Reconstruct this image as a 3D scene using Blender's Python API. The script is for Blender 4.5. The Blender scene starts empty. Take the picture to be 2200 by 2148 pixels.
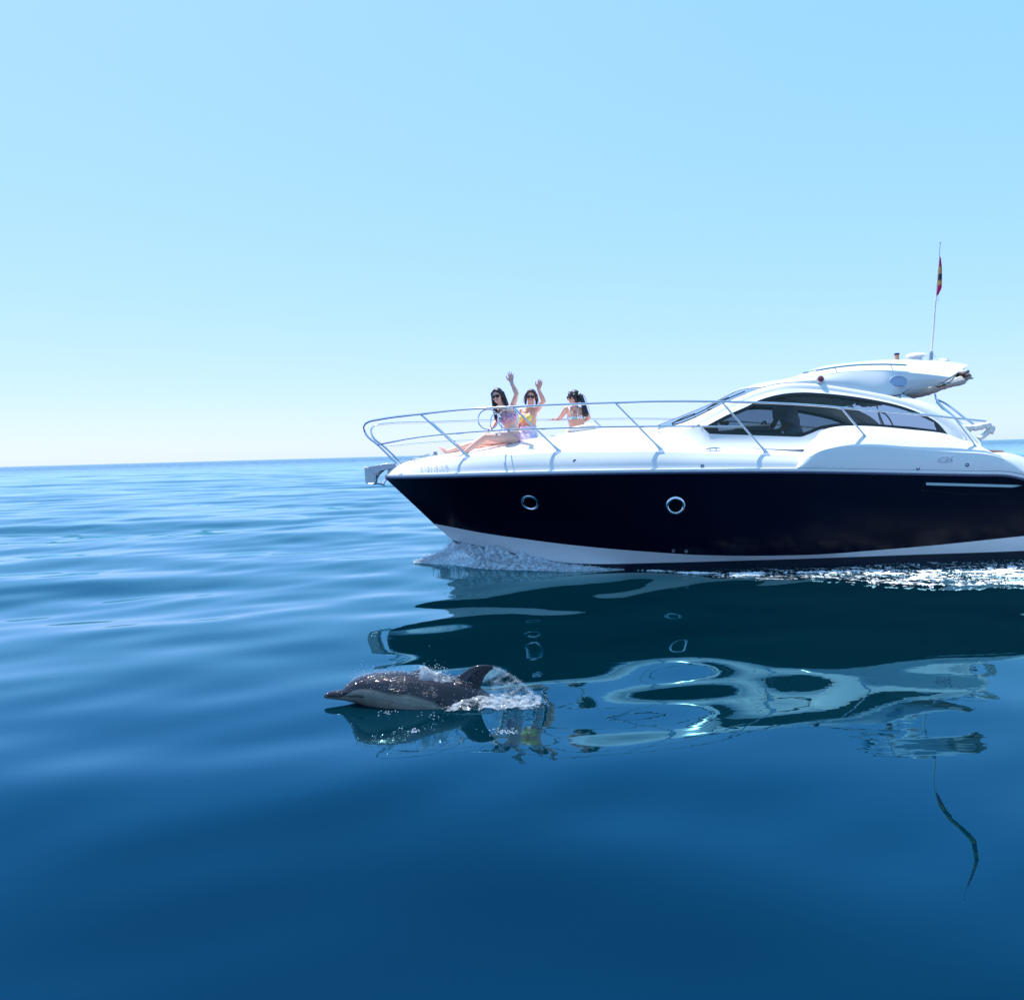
import bpy, bmesh, math, random
import numpy as np
from mathutils import Vector, Matrix

SC = bpy.context.scene
COL = SC.collection
rng = np.random.default_rng(7)

# ------------------------------------------------------------------ camera, sky, sun, exposure
CAM_H = 1.65
cam = bpy.data.cameras.new('camera')
cam.sensor_width = 36.0
cam.lens = 36.0 * 1800 / 2200
cam.clip_start = 0.05
cam.clip_end = 60000
camo = bpy.data.objects.new('camera', cam)
COL.objects.link(camo)
camo.matrix_world = Matrix.Translation((0, 0, CAM_H)) @ Matrix.Rotation(math.pi / 2 - math.radians(3.21), 4, 'X') @ Matrix.Rotation(math.radians(-1.56), 4, 'Z')
SC.camera = camo

SUN_DIR = Vector((-0.24, 0.28, 0.93)).normalized()          # towards the sun: high, beyond the boat, a little left
sun_el = math.asin(SUN_DIR.z)
sun_az = math.atan2(SUN_DIR.x, SUN_DIR.y)
world = bpy.data.worlds.new('World')
SC.world = world
world.use_nodes = True
wn = world.node_tree
sky = wn.nodes.new('ShaderNodeTexSky')
sky.sky_type = 'NISHITA'
sky.sun_disc = False
sky.sun_elevation = sun_el
sky.sun_rotation = sun_az
sky.air_density = 0.5
sky.dust_density = 0.6
sky.ozone_density = 8.0
# soft tonal response and cool white balance of the bright sky, channel by channel
sep = wn.nodes.new('ShaderNodeSeparateColor'); com = wn.nodes.new('ShaderNodeCombineColor')
wn.links.new(sky.outputs[0], sep.inputs[0])
for ch, (p_, k_) in enumerate(((0.57, 1.28), (0.25, 2.05), (0.42, 2.50))):
    pw = wn.nodes.new('ShaderNodeMath'); pw.operation = 'POWER'; pw.inputs[1].default_value = p_
    ml = wn.nodes.new('ShaderNodeMath'); ml.operation = 'MULTIPLY'; ml.inputs[1].default_value = k_
    wn.links.new(sep.outputs[ch], pw.inputs[0]); wn.links.new(pw.outputs[0], ml.inputs[0]); wn.links.new(ml.outputs[0], com.inputs[ch])
wn.links.new(com.outputs[0], wn.nodes['Background'].inputs[0])
wn.nodes['Background'].inputs[1].default_value = 0.15
sun = bpy.data.lights.new('sun', 'SUN')
sun.energy = 2.9
sun.angle = math.radians(0.53)
sun.color = (1.0, 0.97, 0.93)
suno = bpy.data.objects.new('sun', sun)
COL.objects.link(suno)
suno.rotation_euler = (-SUN_DIR).to_track_quat('-Z', 'Y').to_euler()
suno.location = SUN_DIR * 60
SC.view_settings.view_transform = 'Standard'
SC.view_settings.look = 'None'
SC.view_settings.exposure = 1.1
SC.view_settings.gamma = 1.0
SC.view_settings.use_curve_mapping = False
SC.cycles.max_bounces = 10
SC.cycles.transparent_max_bounces = 24
SC.cycles.caustics_reflective = False
SC.cycles.caustics_refractive = False
SC.cycles.sample_clamp_indirect = 4.0

# ------------------------------------------------------------------ measured shapes (metres)
# boat frame: x aft, y to starboard (port side is negative), z up; people and dolphin in world metres
CURVES = {'anchor': [(-2.261, -0.05, 1.498), (-2.24, -0.05, 1.247), (-2.155, -0.05, 1.231), (-2.076, -0.05, 1.243), (-2.05, -0.05, 1.385), (-2.006, -0.05, 1.426),
            (-1.87, -0.05, 1.458), (-1.761, -0.05, 1.52), (-1.917, -0.05, 1.538), (-2.19, -0.05, 1.496), (-1.942, 0.0, 1.203)],
 'apil': [(1.349, -0.95, 1.787), (1.872, -1.0, 1.78), (2.193, -1.05, 1.792), (2.411, -1.12, 1.844), (2.54, -1.16, 1.893), (2.611, -1.17, 1.923), (2.983, -1.13, 2.105),
          (3.297, -1.09, 2.253), (3.616, -1.06, 2.356), (3.923, -1.05, 2.414), (4.379, -1.04, 2.39), (4.657, -1.05, 2.348), (5.142, -1.08, 2.247), (5.547, -1.12, 2.127),
          (5.764, -1.18, 2.019), (6.035, -1.29, 1.809), (6.248, -1.39, 1.605)],
 'arch': [(3.632, -0.94, 2.464), (3.791, -0.93, 2.504), (4.028, -0.92, 2.535), (4.514, -0.9, 2.594), (4.925, -0.89, 2.637), (5.376, -0.88, 2.641), (5.841, -0.88, 2.6),
          (6.313, -0.88, 2.534)],
 'awn': [(6.329, -0.85, 2.524), (6.274, -0.85, 2.476), (5.933, -0.85, 2.408), (5.725, -0.85, 2.374), (5.624, -0.85, 2.317), (5.77, -0.85, 2.273), (5.884, -0.85, 2.276),
         (6.085, -0.85, 2.304), (6.253, -0.85, 2.366), (6.454, -0.85, 2.421), (6.588, -0.85, 2.45), (6.636, -0.85, 2.502), (6.509, -0.85, 2.553)],
 'bulge': [(3.806, -1.695, 1.312), (3.982, -1.698, 1.434), (4.145, -1.7, 1.51), (4.388, -1.698, 1.551), (4.769, -1.696, 1.55), (5.341, -1.694, 1.493),
           (5.983, -1.69, 1.436), (6.304, -1.683, 1.409), (6.469, -1.678, 1.373), (6.626, -1.673, 1.313), (6.79, -1.668, 1.215), (6.872, -1.666, 1.151)],
 'canv': [(6.309, -1.2, 1.782), (6.517, -1.2, 1.789), (6.66, -1.2, 1.811), (6.705, -1.2, 1.771), (6.684, -1.2, 1.707), (6.471, -1.3, 1.617)],
 'chine': [(-0.933, -0.02, 0.337), (-0.729, -0.106, 0.295), (-0.462, -0.257, 0.242), (0.116, -0.548, 0.132), (0.671, -0.765, 0.027), (1.042, -0.91, 0.004),
           (2.1, -1.226, 0.021), (3.125, -1.425, 0.042), (4.16, -1.512, 0.054), (5.517, -1.539, 0.07), (6.944, -1.524, 0.081)],
 'coam_top': [(6.395, -1.5, 1.457), (6.572, -1.5, 1.446), (6.863, -1.5, 1.393), (6.976, -1.5, 1.352)],
 'cpil': [(5.6, -0.9, 2.312), (5.714, -0.98, 2.241), (5.985, -1.08, 2.119), (6.19, -1.16, 1.957), (6.308, -1.25, 1.798), (6.431, -1.35, 1.625), (6.441, -1.4, 1.581),
          (6.401, -1.5, 1.444)],
 'deckc': [(-1.928, 0.0, 1.425), (-1.746, 0.0, 1.513), (-1.587, 0.0, 1.566), (-1.148, 0.0, 1.647), (-0.429, 0.0, 1.742), (0.111, 0.0, 1.835), (0.685, 0.0, 1.912),
           (1.245, 0.0, 1.975), (1.461, 0.0, 1.998), (2.134, 0.0, 2.001), (2.27, 0.0, 2.007)],
 'fold': [(6.649, -0.85, 2.509), (6.571, -0.85, 2.617)],
 'frame': [(6.061, -0.95, 2.294), (6.079, -0.95, 2.214), (6.254, -1.1, 1.94), (6.418, -1.2, 1.714), (6.197, -0.95, 2.158), (6.411, -1.1, 1.916), (6.478, -1.2, 1.81),
           (6.452, -1.2, 1.778)],
 'handrail': [(4.238, -0.8, 2.654), (4.543, -0.83, 2.702), (4.914, -0.84, 2.74), (5.395, -0.84, 2.744), (5.709, -0.84, 2.725)],
 'knuckle': [(-1.801, -0.083, 1.449), (-1.359, -0.528, 1.485), (-0.62, -0.947, 1.569), (0.017, -1.174, 1.591), (0.654, -1.319, 1.597), (1.29, -1.437, 1.579),
             (1.876, -1.507, 1.567), (2.609, -1.562, 1.523), (3.341, -1.595, 1.486), (4.014, -1.609, 1.436)],
 'mid': [(-1.97, -0.427, 1.815), (-1.328, -0.792, 1.882), (-0.569, -1.111, 1.916), (0.155, -1.303, 1.923), (1.294, -1.475, 1.916), (2.322, -1.563, 1.892),
         (3.152, -1.585, 1.862)],
 'misc': {'c35': [(5.669, -1.692, 1.308), (5.906, -1.691, 1.301), (5.907, -1.691, 1.388)],
          'cleat': [(2.752, -1.5, 1.594)],
          'dome': [(6.217, -0.1, 2.896), (6.218, -0.1, 2.995)],
          'drain': [(2.208, -1.352, 0.196), (2.377, -1.379, 0.187)],
          'fit': [(0.874, -1.427, 1.463), (2.564, -1.62, 1.344), (5.414, -1.663, 1.24), (6.069, -1.66, 1.266)],
          'flag': [(6.648, 0.0, 4.483), (6.689, 0.0, 4.114), (6.574, 0.0, 3.882), (6.676, 0.0, 3.986)],
          'lamp': [(4.422, -0.95, 2.537)],
          'oval': [(5.558, -0.95, 2.493)],
          'port': [(0.254, -1.111, 0.905), (2.214, -1.537, 0.824)],
          'post': [(5.873, -0.2, 2.891), (5.874, -0.2, 2.996)],
          'reg': [(-1.324, -0.591, 1.411), (-0.882, -0.872, 1.432), (-0.881, -0.873, 1.478)],
          'slot': [(5.51, -1.703, 1.047), (6.831, -1.677, 0.977), (6.735, -1.68, 0.892), (5.521, -1.703, 0.963)],
          'whip': [(6.487, 0.0, 2.896), (6.641, 0.0, 4.491), (6.662, 0.0, 4.689)]},
 'rail': [(-2.178, -0.341, 2.054), (-2.184, -0.339, 2.11), (-2.138, -0.358, 2.149), (-1.934, -0.448, 2.185), (-1.279, -0.816, 2.216), (-0.56, -1.114, 2.242),
          (0.054, -1.286, 2.242), (0.673, -1.391, 2.245), (1.44, -1.489, 2.24), (2.037, -1.543, 2.236), (2.872, -1.577, 2.208), (3.507, -1.594, 2.171),
          (4.17, -1.595, 2.118), (4.471, -1.592, 2.082), (5.245, -1.585, 1.999), (6.005, -1.569, 1.901), (6.436, -1.551, 1.848)],
 'rail_leg': [(-2.191, -0.3, 2.113), (-2.186, -0.3, 2.036), (-2.14, -0.3, 1.944), (-2.002, -0.31, 1.828), (-1.85, -0.33, 1.676), (-1.69, -0.36, 1.511)],
 'ring': [(-0.301, -1.188, 2.086), (-0.021, -1.269, 2.078)],
 'roofc': [(3.483, 0.0, 2.5), (3.721, 0.0, 2.586), (3.922, 0.0, 2.624), (4.108, 0.0, 2.647), (4.41, 0.0, 2.71), (4.597, 0.0, 2.784), (4.799, 0.0, 2.842),
           (5.257, 0.0, 2.887), (5.808, 0.0, 2.915), (6.172, 0.0, 2.905), (6.543, 0.0, 2.88), (6.978, 0.0, 2.819)],
 'roofe': [(2.137, -0.75, 1.904), (2.415, -0.95, 1.963), (2.593, -1.02, 2.026), (3.018, -1.0, 2.227), (3.366, -0.97, 2.365), (3.628, -0.95, 2.453), (3.788, -0.94, 2.489),
           (4.017, -0.95, 2.504), (4.384, -0.96, 2.48), (4.851, -0.98, 2.397), (5.349, -1.0, 2.295), (5.538, -1.03, 2.234), (5.675, -1.06, 2.188), (5.965, -1.12, 2.083),
           (6.168, -1.2, 1.922), (6.286, -1.29, 1.764), (6.414, -1.38, 1.608)],
 's1': [(-1.279, -0.816, 2.214), (-0.621, -0.917, 1.597)],
 's2': [(0.054, -1.286, 2.236), (0.656, -1.289, 1.627)],
 's3': [(1.44, -1.489, 2.237), (2.031, -1.496, 1.601)],
 's4': [(2.872, -1.577, 2.196), (3.439, -1.567, 1.522)],
 's5': [(4.471, -1.592, 2.076), (4.883, -1.576, 1.577)],
 's6': [(6.005, -1.569, 1.905), (6.335, -1.562, 1.45)],
 'sheer': [(-1.926, -0.037, 1.303), (-1.743, -0.279, 1.298), (-1.162, -0.778, 1.289), (-0.448, -1.143, 1.285), (0.137, -1.325, 1.28), (1.182, -1.544, 1.269),
           (2.447, -1.673, 1.248), (3.239, -1.713, 1.23), (4.022, -1.729, 1.208), (5.296, -1.724, 1.152), (6.219, -1.715, 1.112), (6.63, -1.703, 1.09),
           (6.852, -1.696, 1.045)],
 'side_s': [(1.329, -1.12, 1.74), (2.153, -1.26, 1.697), (2.735, -1.36, 1.658), (3.396, -1.42, 1.618), (3.968, -1.46, 1.588), (4.232, -1.47, 1.612)],
 'stripe': [(-1.215, -0.02, 0.596), (-1.014, -0.102, 0.559), (-0.45, -0.421, 0.456), (0.12, -0.7, 0.376), (0.67, -0.909, 0.302), (1.292, -1.12, 0.235),
            (1.844, -1.269, 0.186), (2.482, -1.396, 0.137), (3.108, -1.493, 0.113), (3.586, -1.526, 0.106), (4.143, -1.561, 0.109), (4.834, -1.571, 0.142),
            (5.649, -1.584, 0.19), (6.922, -1.564, 0.284)],
 'wbot': [(2.678, -1.24, 1.884), (2.753, -1.3, 1.795), (4.005, -1.36, 1.713), (4.121, -1.36, 1.754), (4.276, -1.36, 1.814), (4.475, -1.36, 1.841), (4.853, -1.36, 1.843),
          (5.5, -1.37, 1.774), (6.006, -1.38, 1.696)],
 'wsc': [(2.27, 0.0, 2.007), (3.122, 0.0, 2.331), (3.483, 0.0, 2.5)],
 'wtop': [(2.678, -1.24, 1.884), (3.009, -1.2, 2.047), (3.335, -1.16, 2.177), (3.492, -1.14, 2.253), (3.81, -1.11, 2.332), (4.127, -1.1, 2.351), (4.356, -1.1, 2.335),
          (4.637, -1.1, 2.304), (4.961, -1.12, 2.248), (5.444, -1.16, 2.127), (5.763, -1.22, 1.983), (5.918, -1.27, 1.872), (6.016, -1.36, 1.696)]}
JOINTS = {'helm': {'chest': (4.262, 12.9, 2.141),
          'head': (4.13, 12.88, 2.512),
          'la': (4.343, 12.75, 0.944),
          'le': (4.182, 12.62, 1.963),
          'lh': (3.836, 12.64, 1.749),
          'lhip': (4.346, 12.8, 1.738),
          'lk': (4.262, 12.75, 1.344),
          'ls': (4.274, 12.72, 2.272),
          'lt': (4.187, 12.75, 0.906),
          'lw': (3.914, 12.62, 1.789),
          'neck': (4.199, 12.9, 2.342),
          'pelvis': (4.359, 12.9, 1.796),
          'ra': (4.359, 13.05, 0.93),
          're': (4.184, 13.2, 2.055),
          'rh': (3.932, 13.15, 1.769),
          'rhip': (4.363, 13.0, 1.741),
          'rk': (4.29, 13.05, 1.339),
          'rs': (4.17, 13.1, 2.312),
          'rt': (4.213, 13.05, 0.891),
          'rw': (4.02, 13.15, 1.811),
          'waist': (4.317, 12.9, 1.969)},
 'rail': {'chest': (1.065, 13.57, 2.214),
          'head': (1.038, 13.62, 2.517),
          'la': (1.011, 14.1, 1.787),
          'le': (0.832, 13.82, 2.209),
          'lh': (0.748, 14.12, 2.208),
          'lhip': (1.029, 13.6, 1.864),
          'lk': (0.767, 13.9, 1.876),
          'ls': (0.922, 13.64, 2.334),
          'lt': (1.152, 14.12, 1.768),
          'lw': (0.79, 14.04, 2.188),
          'neck': (1.063, 13.6, 2.35),
          'pelvis': (1.086, 13.55, 1.884),
          'ra': (1.05, 14.0, 1.785),
          're': (1.283, 13.66, 2.19),
          'rh': (1.147, 13.95, 2.121),
          'rhip': (1.153, 13.55, 1.859),
          'rk': (1.252, 13.98, 1.864),
          'rs': (1.208, 13.54, 2.314),
          'rt': (0.898, 14.05, 1.774),
          'rw': (1.201, 13.86, 2.131),
          'waist': (1.075, 13.55, 2.034)},
 'sarong': {'chest': (0.276, 12.86, 2.169),
            'head': (0.334, 12.84, 2.492),
            'la': (-0.336, 12.92, 1.753),
            'le': (0.516, 12.66, 2.412),
            'lh': (0.472, 12.6, 2.701),
            'lhip': (0.281, 12.8, 1.863),
            'lk': (-0.158, 12.86, 1.932),
            'ls': (0.42, 12.8, 2.297),
            'lt': (-0.479, 12.92, 1.771),
            'lw': (0.442, 12.62, 2.586),
            'neck': (0.316, 12.88, 2.311),
            'pelvis': (0.312, 12.9, 1.885),
            'ra': (-0.414, 13.12, 1.742),
            're': (0.155, 13.0, 2.128),
            'rh': (0.042, 12.86, 1.941),
            'rhip': (0.285, 13.0, 1.866),
            'rk': (-0.162, 13.1, 1.909),
            'rs': (0.195, 12.98, 2.291),
            'rt': (-0.545, 13.12, 1.76),
            'rw': (0.1, 12.9, 1.983),
            'waist': (0.287, 12.88, 2.02)},
 'waver': {'chest': (-0.022, 12.46, 2.181),
           'head': (-0.171, 12.4, 2.49),
           'la': (-0.654, 12.26, 1.689),
           'le': (0.109, 12.2, 2.503),
           'lh': (0.03, 12.14, 2.807),
           'lhip': (0.066, 12.4, 1.862),
           'lk': (-0.37, 12.3, 1.892),
           'ls': (0.044, 12.36, 2.325),
           'lt': (-0.771, 12.22, 1.787),
           'lw': (0.039, 12.16, 2.662),
           'neck': (-0.087, 12.46, 2.321),
           'pelvis': (0.06, 12.5, 1.891),
           'ra': (-0.943, 12.78, 1.698),
           're': (-0.205, 12.62, 2.131),
           'rh': (-0.343, 12.4, 1.982),
           'rhip': (0.046, 12.6, 1.866),
           'rk': (-0.449, 12.75, 1.832),
           'rs': (-0.165, 12.6, 2.295),
           'rt': (-1.069, 12.78, 1.758),
           'rw': (-0.275, 12.45, 2.016),
           'waist': (0.023, 12.48, 2.037)}}
DOLPHIN = [(-1.299, 0.064, 0.042), (-1.267, 0.082, 0.036), (-1.22, 0.091, 0.03), (-1.175, 0.097, 0.024), (-1.156, 0.121, 0.021), (-1.127, 0.145, 0.015), (-1.069, 0.175, 0.001),
 (-0.975, 0.2, -0.034), (-0.828, 0.207, -0.095), (-0.638, 0.189, -0.157), (-0.417, 0.157, -0.195), (-0.315, 0.12, -0.211), (-0.232, 0.066, -0.22),
 (-0.131, -0.013, -0.235), (0.117, -0.109, -0.255), (0.429, -0.187, -0.283), (0.679, -0.233, -0.296), (0.804, -0.255, -0.293)]
FIN = [(-0.433, 0.148), (-0.369, 0.184), (-0.299, 0.227), (-0.255, 0.237), (-0.217, 0.239), (-0.155, 0.226), (-0.146, 0.216), (-0.181, 0.192), (-0.21, 0.161), (-0.233, 0.117),
 (-0.241, 0.086), (-0.233, 0.035)]


# ------------------------------------------------------------------ materials
MATS = {}
def nodes_of(m):
    return m.node_tree.nodes, m.node_tree.links
def pmat(name, base, rough=0.4, metal=0.0, coat=0.0, spec=0.5, noise=None, bump=None, alpha=None):
    m = bpy.data.materials.new(name)
    m.use_nodes = True
    n, l = nodes_of(m)
    b = n['Principled BSDF']
    b.inputs['Base Color'].default_value = (*base, 1)
    b.inputs['Roughness'].default_value = rough
    b.inputs['Metallic'].default_value = metal
    b.inputs['Coat Weight'].default_value = coat
    b.inputs['Coat Roughness'].default_value = 0.05
    b.inputs['Specular IOR Level'].default_value = spec
    if alpha is not None:
        b.inputs['Alpha'].default_value = alpha
    tc = n.new('ShaderNodeTexCoord')
    if noise:
        sc_, amt = noise
        nt = n.new('ShaderNodeTexNoise'); nt.inputs['Scale'].default_value = sc_; nt.inputs['Detail'].default_value = 5
        l.new(tc.outputs['Object'], nt.inputs['Vector'])
        mx = n.new('ShaderNodeMix'); mx.data_type = 'RGBA'
        mx.inputs[6].default_value = (*[c * (1 - amt) for c in base], 1)
        mx.inputs[7].default_value = (*[min(1, c * (1 + amt)) for c in base], 1)
        l.new(nt.outputs['Fac'], mx.inputs[0]); l.new(mx.outputs[2], b.inputs['Base Color'])
    if bump:
        sc_, st, dist = bump
        nb = n.new('ShaderNodeTexNoise'); nb.inputs['Scale'].default_value = sc_; nb.inputs['Detail'].default_value = 3
        l.new(tc.outputs['Object'], nb.inputs['Vector'])
        bp = n.new('ShaderNodeBump'); bp.inputs['Strength'].default_value = st; bp.inputs['Distance'].default_value = dist
        l.new(nb.outputs['Fac'], bp.inputs['Height']); l.new(bp.outputs[0], b.inputs['Normal'])
    MATS[name] = m
    return m

pmat('gelcoat', (0.80, 0.80, 0.80), 0.22, coat=0.4, noise=(2.2, 0.03))
pmat('navy_paint', (0.0018, 0.0024, 0.011), 0.16, spec=0.15, noise=(1.4, 0.25), bump=(1.6, 0.04, 0.02))
pmat('boot_top', (0.006, 0.008, 0.02), 0.3, noise=(4, 0.3))
pmat('stripe_white', (0.82, 0.83, 0.83), 0.25, coat=0.3, noise=(3, 0.05))
pmat('stainless', (0.72, 0.73, 0.76), 0.12, metal=1.0, noise=(30, 0.06))
pmat('stainless_dull', (0.36, 0.37, 0.40), 0.34, metal=1.0, noise=(25, 0.12), bump=(60, 0.1, 0.004))
pmat('rubber_black', (0.012, 0.012, 0.014), 0.5, noise=(20, 0.3))
pmat('frit_black', (0.008, 0.008, 0.011), 0.18)
pmat('rub_strip', (0.06, 0.075, 0.16), 0.3, noise=(8, 0.2))
pmat('canvas', (0.52, 0.50, 0.47), 0.85, noise=(9, 0.18), bump=(26, 0.5, 0.02))
pmat('canvas_white', (0.78, 0.76, 0.72), 0.8, noise=(9, 0.12), bump=(24, 0.6, 0.02))
pmat('cushion', (0.80, 0.72, 0.64), 0.7, noise=(14, 0.06))
pmat('leather_brown', (0.20, 0.085, 0.055), 0.6, noise=(12, 0.25), bump=(50, 0.2, 0.004))
pmat('beige_plastic', (0.62, 0.47, 0.30), 0.4)
pmat('interior_grey', (0.62, 0.60, 0.62), 0.7, noise=(6, 0.08))
pmat('dash_dark', (0.05, 0.055, 0.06), 0.5, noise=(15, 0.2))
pmat('dash_grey', (0.35, 0.36, 0.36), 0.45, noise=(12, 0.1))
pmat('lamp_red', (0.22, 0.015, 0.03), 0.12, coat=0.6)
pmat('copper_lamp', (0.55, 0.27, 0.13), 0.35, noise=(20, 0.15))
pmat('dark_cap', (0.02, 0.022, 0.05), 0.4)
pmat('oval_blue', (0.36, 0.47, 0.66), 0.3)
pmat('letter_grey', (0.16, 0.17, 0.2), 0.5)
pmat('badge_grey', (0.50, 0.56, 0.64), 0.3)
pmat('fitting_blue', (0.03, 0.05, 0.14), 0.3)
pmat('teak', (0.26, 0.13, 0.075), 0.6, noise=(10, 0.3))

def glass_mat(name, tint, gloss_rough=0.02, refl=1.0, ior=1.5):
    """thin pane: tinted see-through plus a mirror-like surface reflection"""
    m = bpy.data.materials.new(name); m.use_nodes = True
    n, l = nodes_of(m)
    n.remove(n['Principled BSDF'])
    tr = n.new('ShaderNodeBsdfTransparent'); tr.inputs[0].default_value = (*tint, 1)
    gl = n.new('ShaderNodeBsdfGlossy'); gl.inputs['Roughness'].default_value = gloss_rough
    fr = n.new('ShaderNodeFresnel'); fr.inputs[0].default_value = ior
    mp = n.new('ShaderNodeMath'); mp.operation = 'MULTIPLY'; mp.inputs[1].default_value = refl; mp.use_clamp = True
    mx = n.new('ShaderNodeMixShader')
    l.new(fr.outputs[0], mp.inputs[0]); l.new(mp.outputs[0], mx.inputs[0])
    l.new(tr.outputs[0], mx.inputs[1]); l.new(gl.outputs[0], mx.inputs[2])
    l.new(mx.outputs[0], n['Material Output'].inputs[0])
    MATS[name] = m
    return m
glass_mat('tinted_glass', (0.33, 0.40, 0.42))
glass_mat('windscreen_glass', (0.62, 0.74, 0.88), refl=4.0)
glass_mat('porthole_glass', (0.10, 0.12, 0.16), refl=1.2)

def water_mat():
    m = bpy.data.materials.new('sea_water'); m.use_nodes = True
    n, l = nodes_of(m)
    n.remove(n['Principled BSDF'])
    body = n.new('ShaderNodeBsdfDiffuse')
    body.inputs[0].default_value = WATER_BODY
    gl = n.new('ShaderNodeBsdfGlossy'); gl.inputs['Roughness'].default_value = 0.0
    fr = n.new('ShaderNodeFresnel'); fr.inputs[0].default_value = 1.68
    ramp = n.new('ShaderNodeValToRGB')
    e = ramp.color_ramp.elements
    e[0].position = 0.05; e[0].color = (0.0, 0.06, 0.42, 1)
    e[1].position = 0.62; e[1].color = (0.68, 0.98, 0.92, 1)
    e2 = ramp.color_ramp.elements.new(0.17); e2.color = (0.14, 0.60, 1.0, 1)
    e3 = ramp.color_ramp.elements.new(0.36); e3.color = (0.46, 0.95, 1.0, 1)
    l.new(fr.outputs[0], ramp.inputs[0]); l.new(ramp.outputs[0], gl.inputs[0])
    # fine wind ripple far out, glassy near by
    geo = n.new('ShaderNodeNewGeometry')
    mp = n.new('ShaderNodeMapping'); mp.inputs['Scale'].default_value = (0.35, 1.0, 1.0)
    mp.inputs['Rotation'].default_value = (0, 0, math.radians(8))
    l.new(geo.outputs['Position'], mp.inputs[0])
    nz = n.new('ShaderNodeTexNoise'); nz.inputs['Scale'].default_value = 0.9; nz.inputs['Detail'].default_value = 4; nz.inputs['Roughness'].default_value = 0.55
    l.new(mp.outputs[0], nz.inputs['Vector'])
    ln = n.new('ShaderNodeVectorMath'); ln.operation = 'LENGTH'
    l.new(geo.outputs['Position'], ln.inputs[0])
    mr = n.new('ShaderNodeMapRange'); mr.inputs[1].default_value = 90; mr.inputs[2].default_value = 420
    mr.inputs[3].default_value = 0.0; mr.inputs[4].default_value = 0.8
    l.new(ln.outputs['Value'], mr.inputs[0])
    bp = n.new('ShaderNodeBump'); bp.inputs['Distance'].default_value = 0.6
    l.new(nz.outputs['Fac'], bp.inputs['Height']); l.new(mr.outputs[0], bp.inputs['Strength'])
    n3 = n.new('ShaderNodeTexNoise'); n3.inputs['Scale'].default_value = 5.0; n3.inputs['Detail'].default_value = 3
    l.new(mp.outputs[0], n3.inputs['Vector'])
    b3 = n.new('ShaderNodeBump'); b3.inputs['Strength'].default_value = 1.0; b3.inputs['Distance'].default_value = 0.0006
    l.new(n3.outputs['Fac'], b3.inputs['Height']); l.new(bp.outputs[0], b3.inputs['Normal']); bp = b3
    for nd in (gl, fr):
        l.new(bp.outputs[0], nd.inputs['Normal'])
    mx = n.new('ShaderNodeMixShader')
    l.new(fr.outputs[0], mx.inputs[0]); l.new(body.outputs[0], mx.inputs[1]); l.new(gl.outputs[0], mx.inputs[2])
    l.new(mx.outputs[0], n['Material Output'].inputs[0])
    MATS['sea_water'] = m
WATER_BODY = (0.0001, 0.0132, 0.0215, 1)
water_mat()

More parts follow.
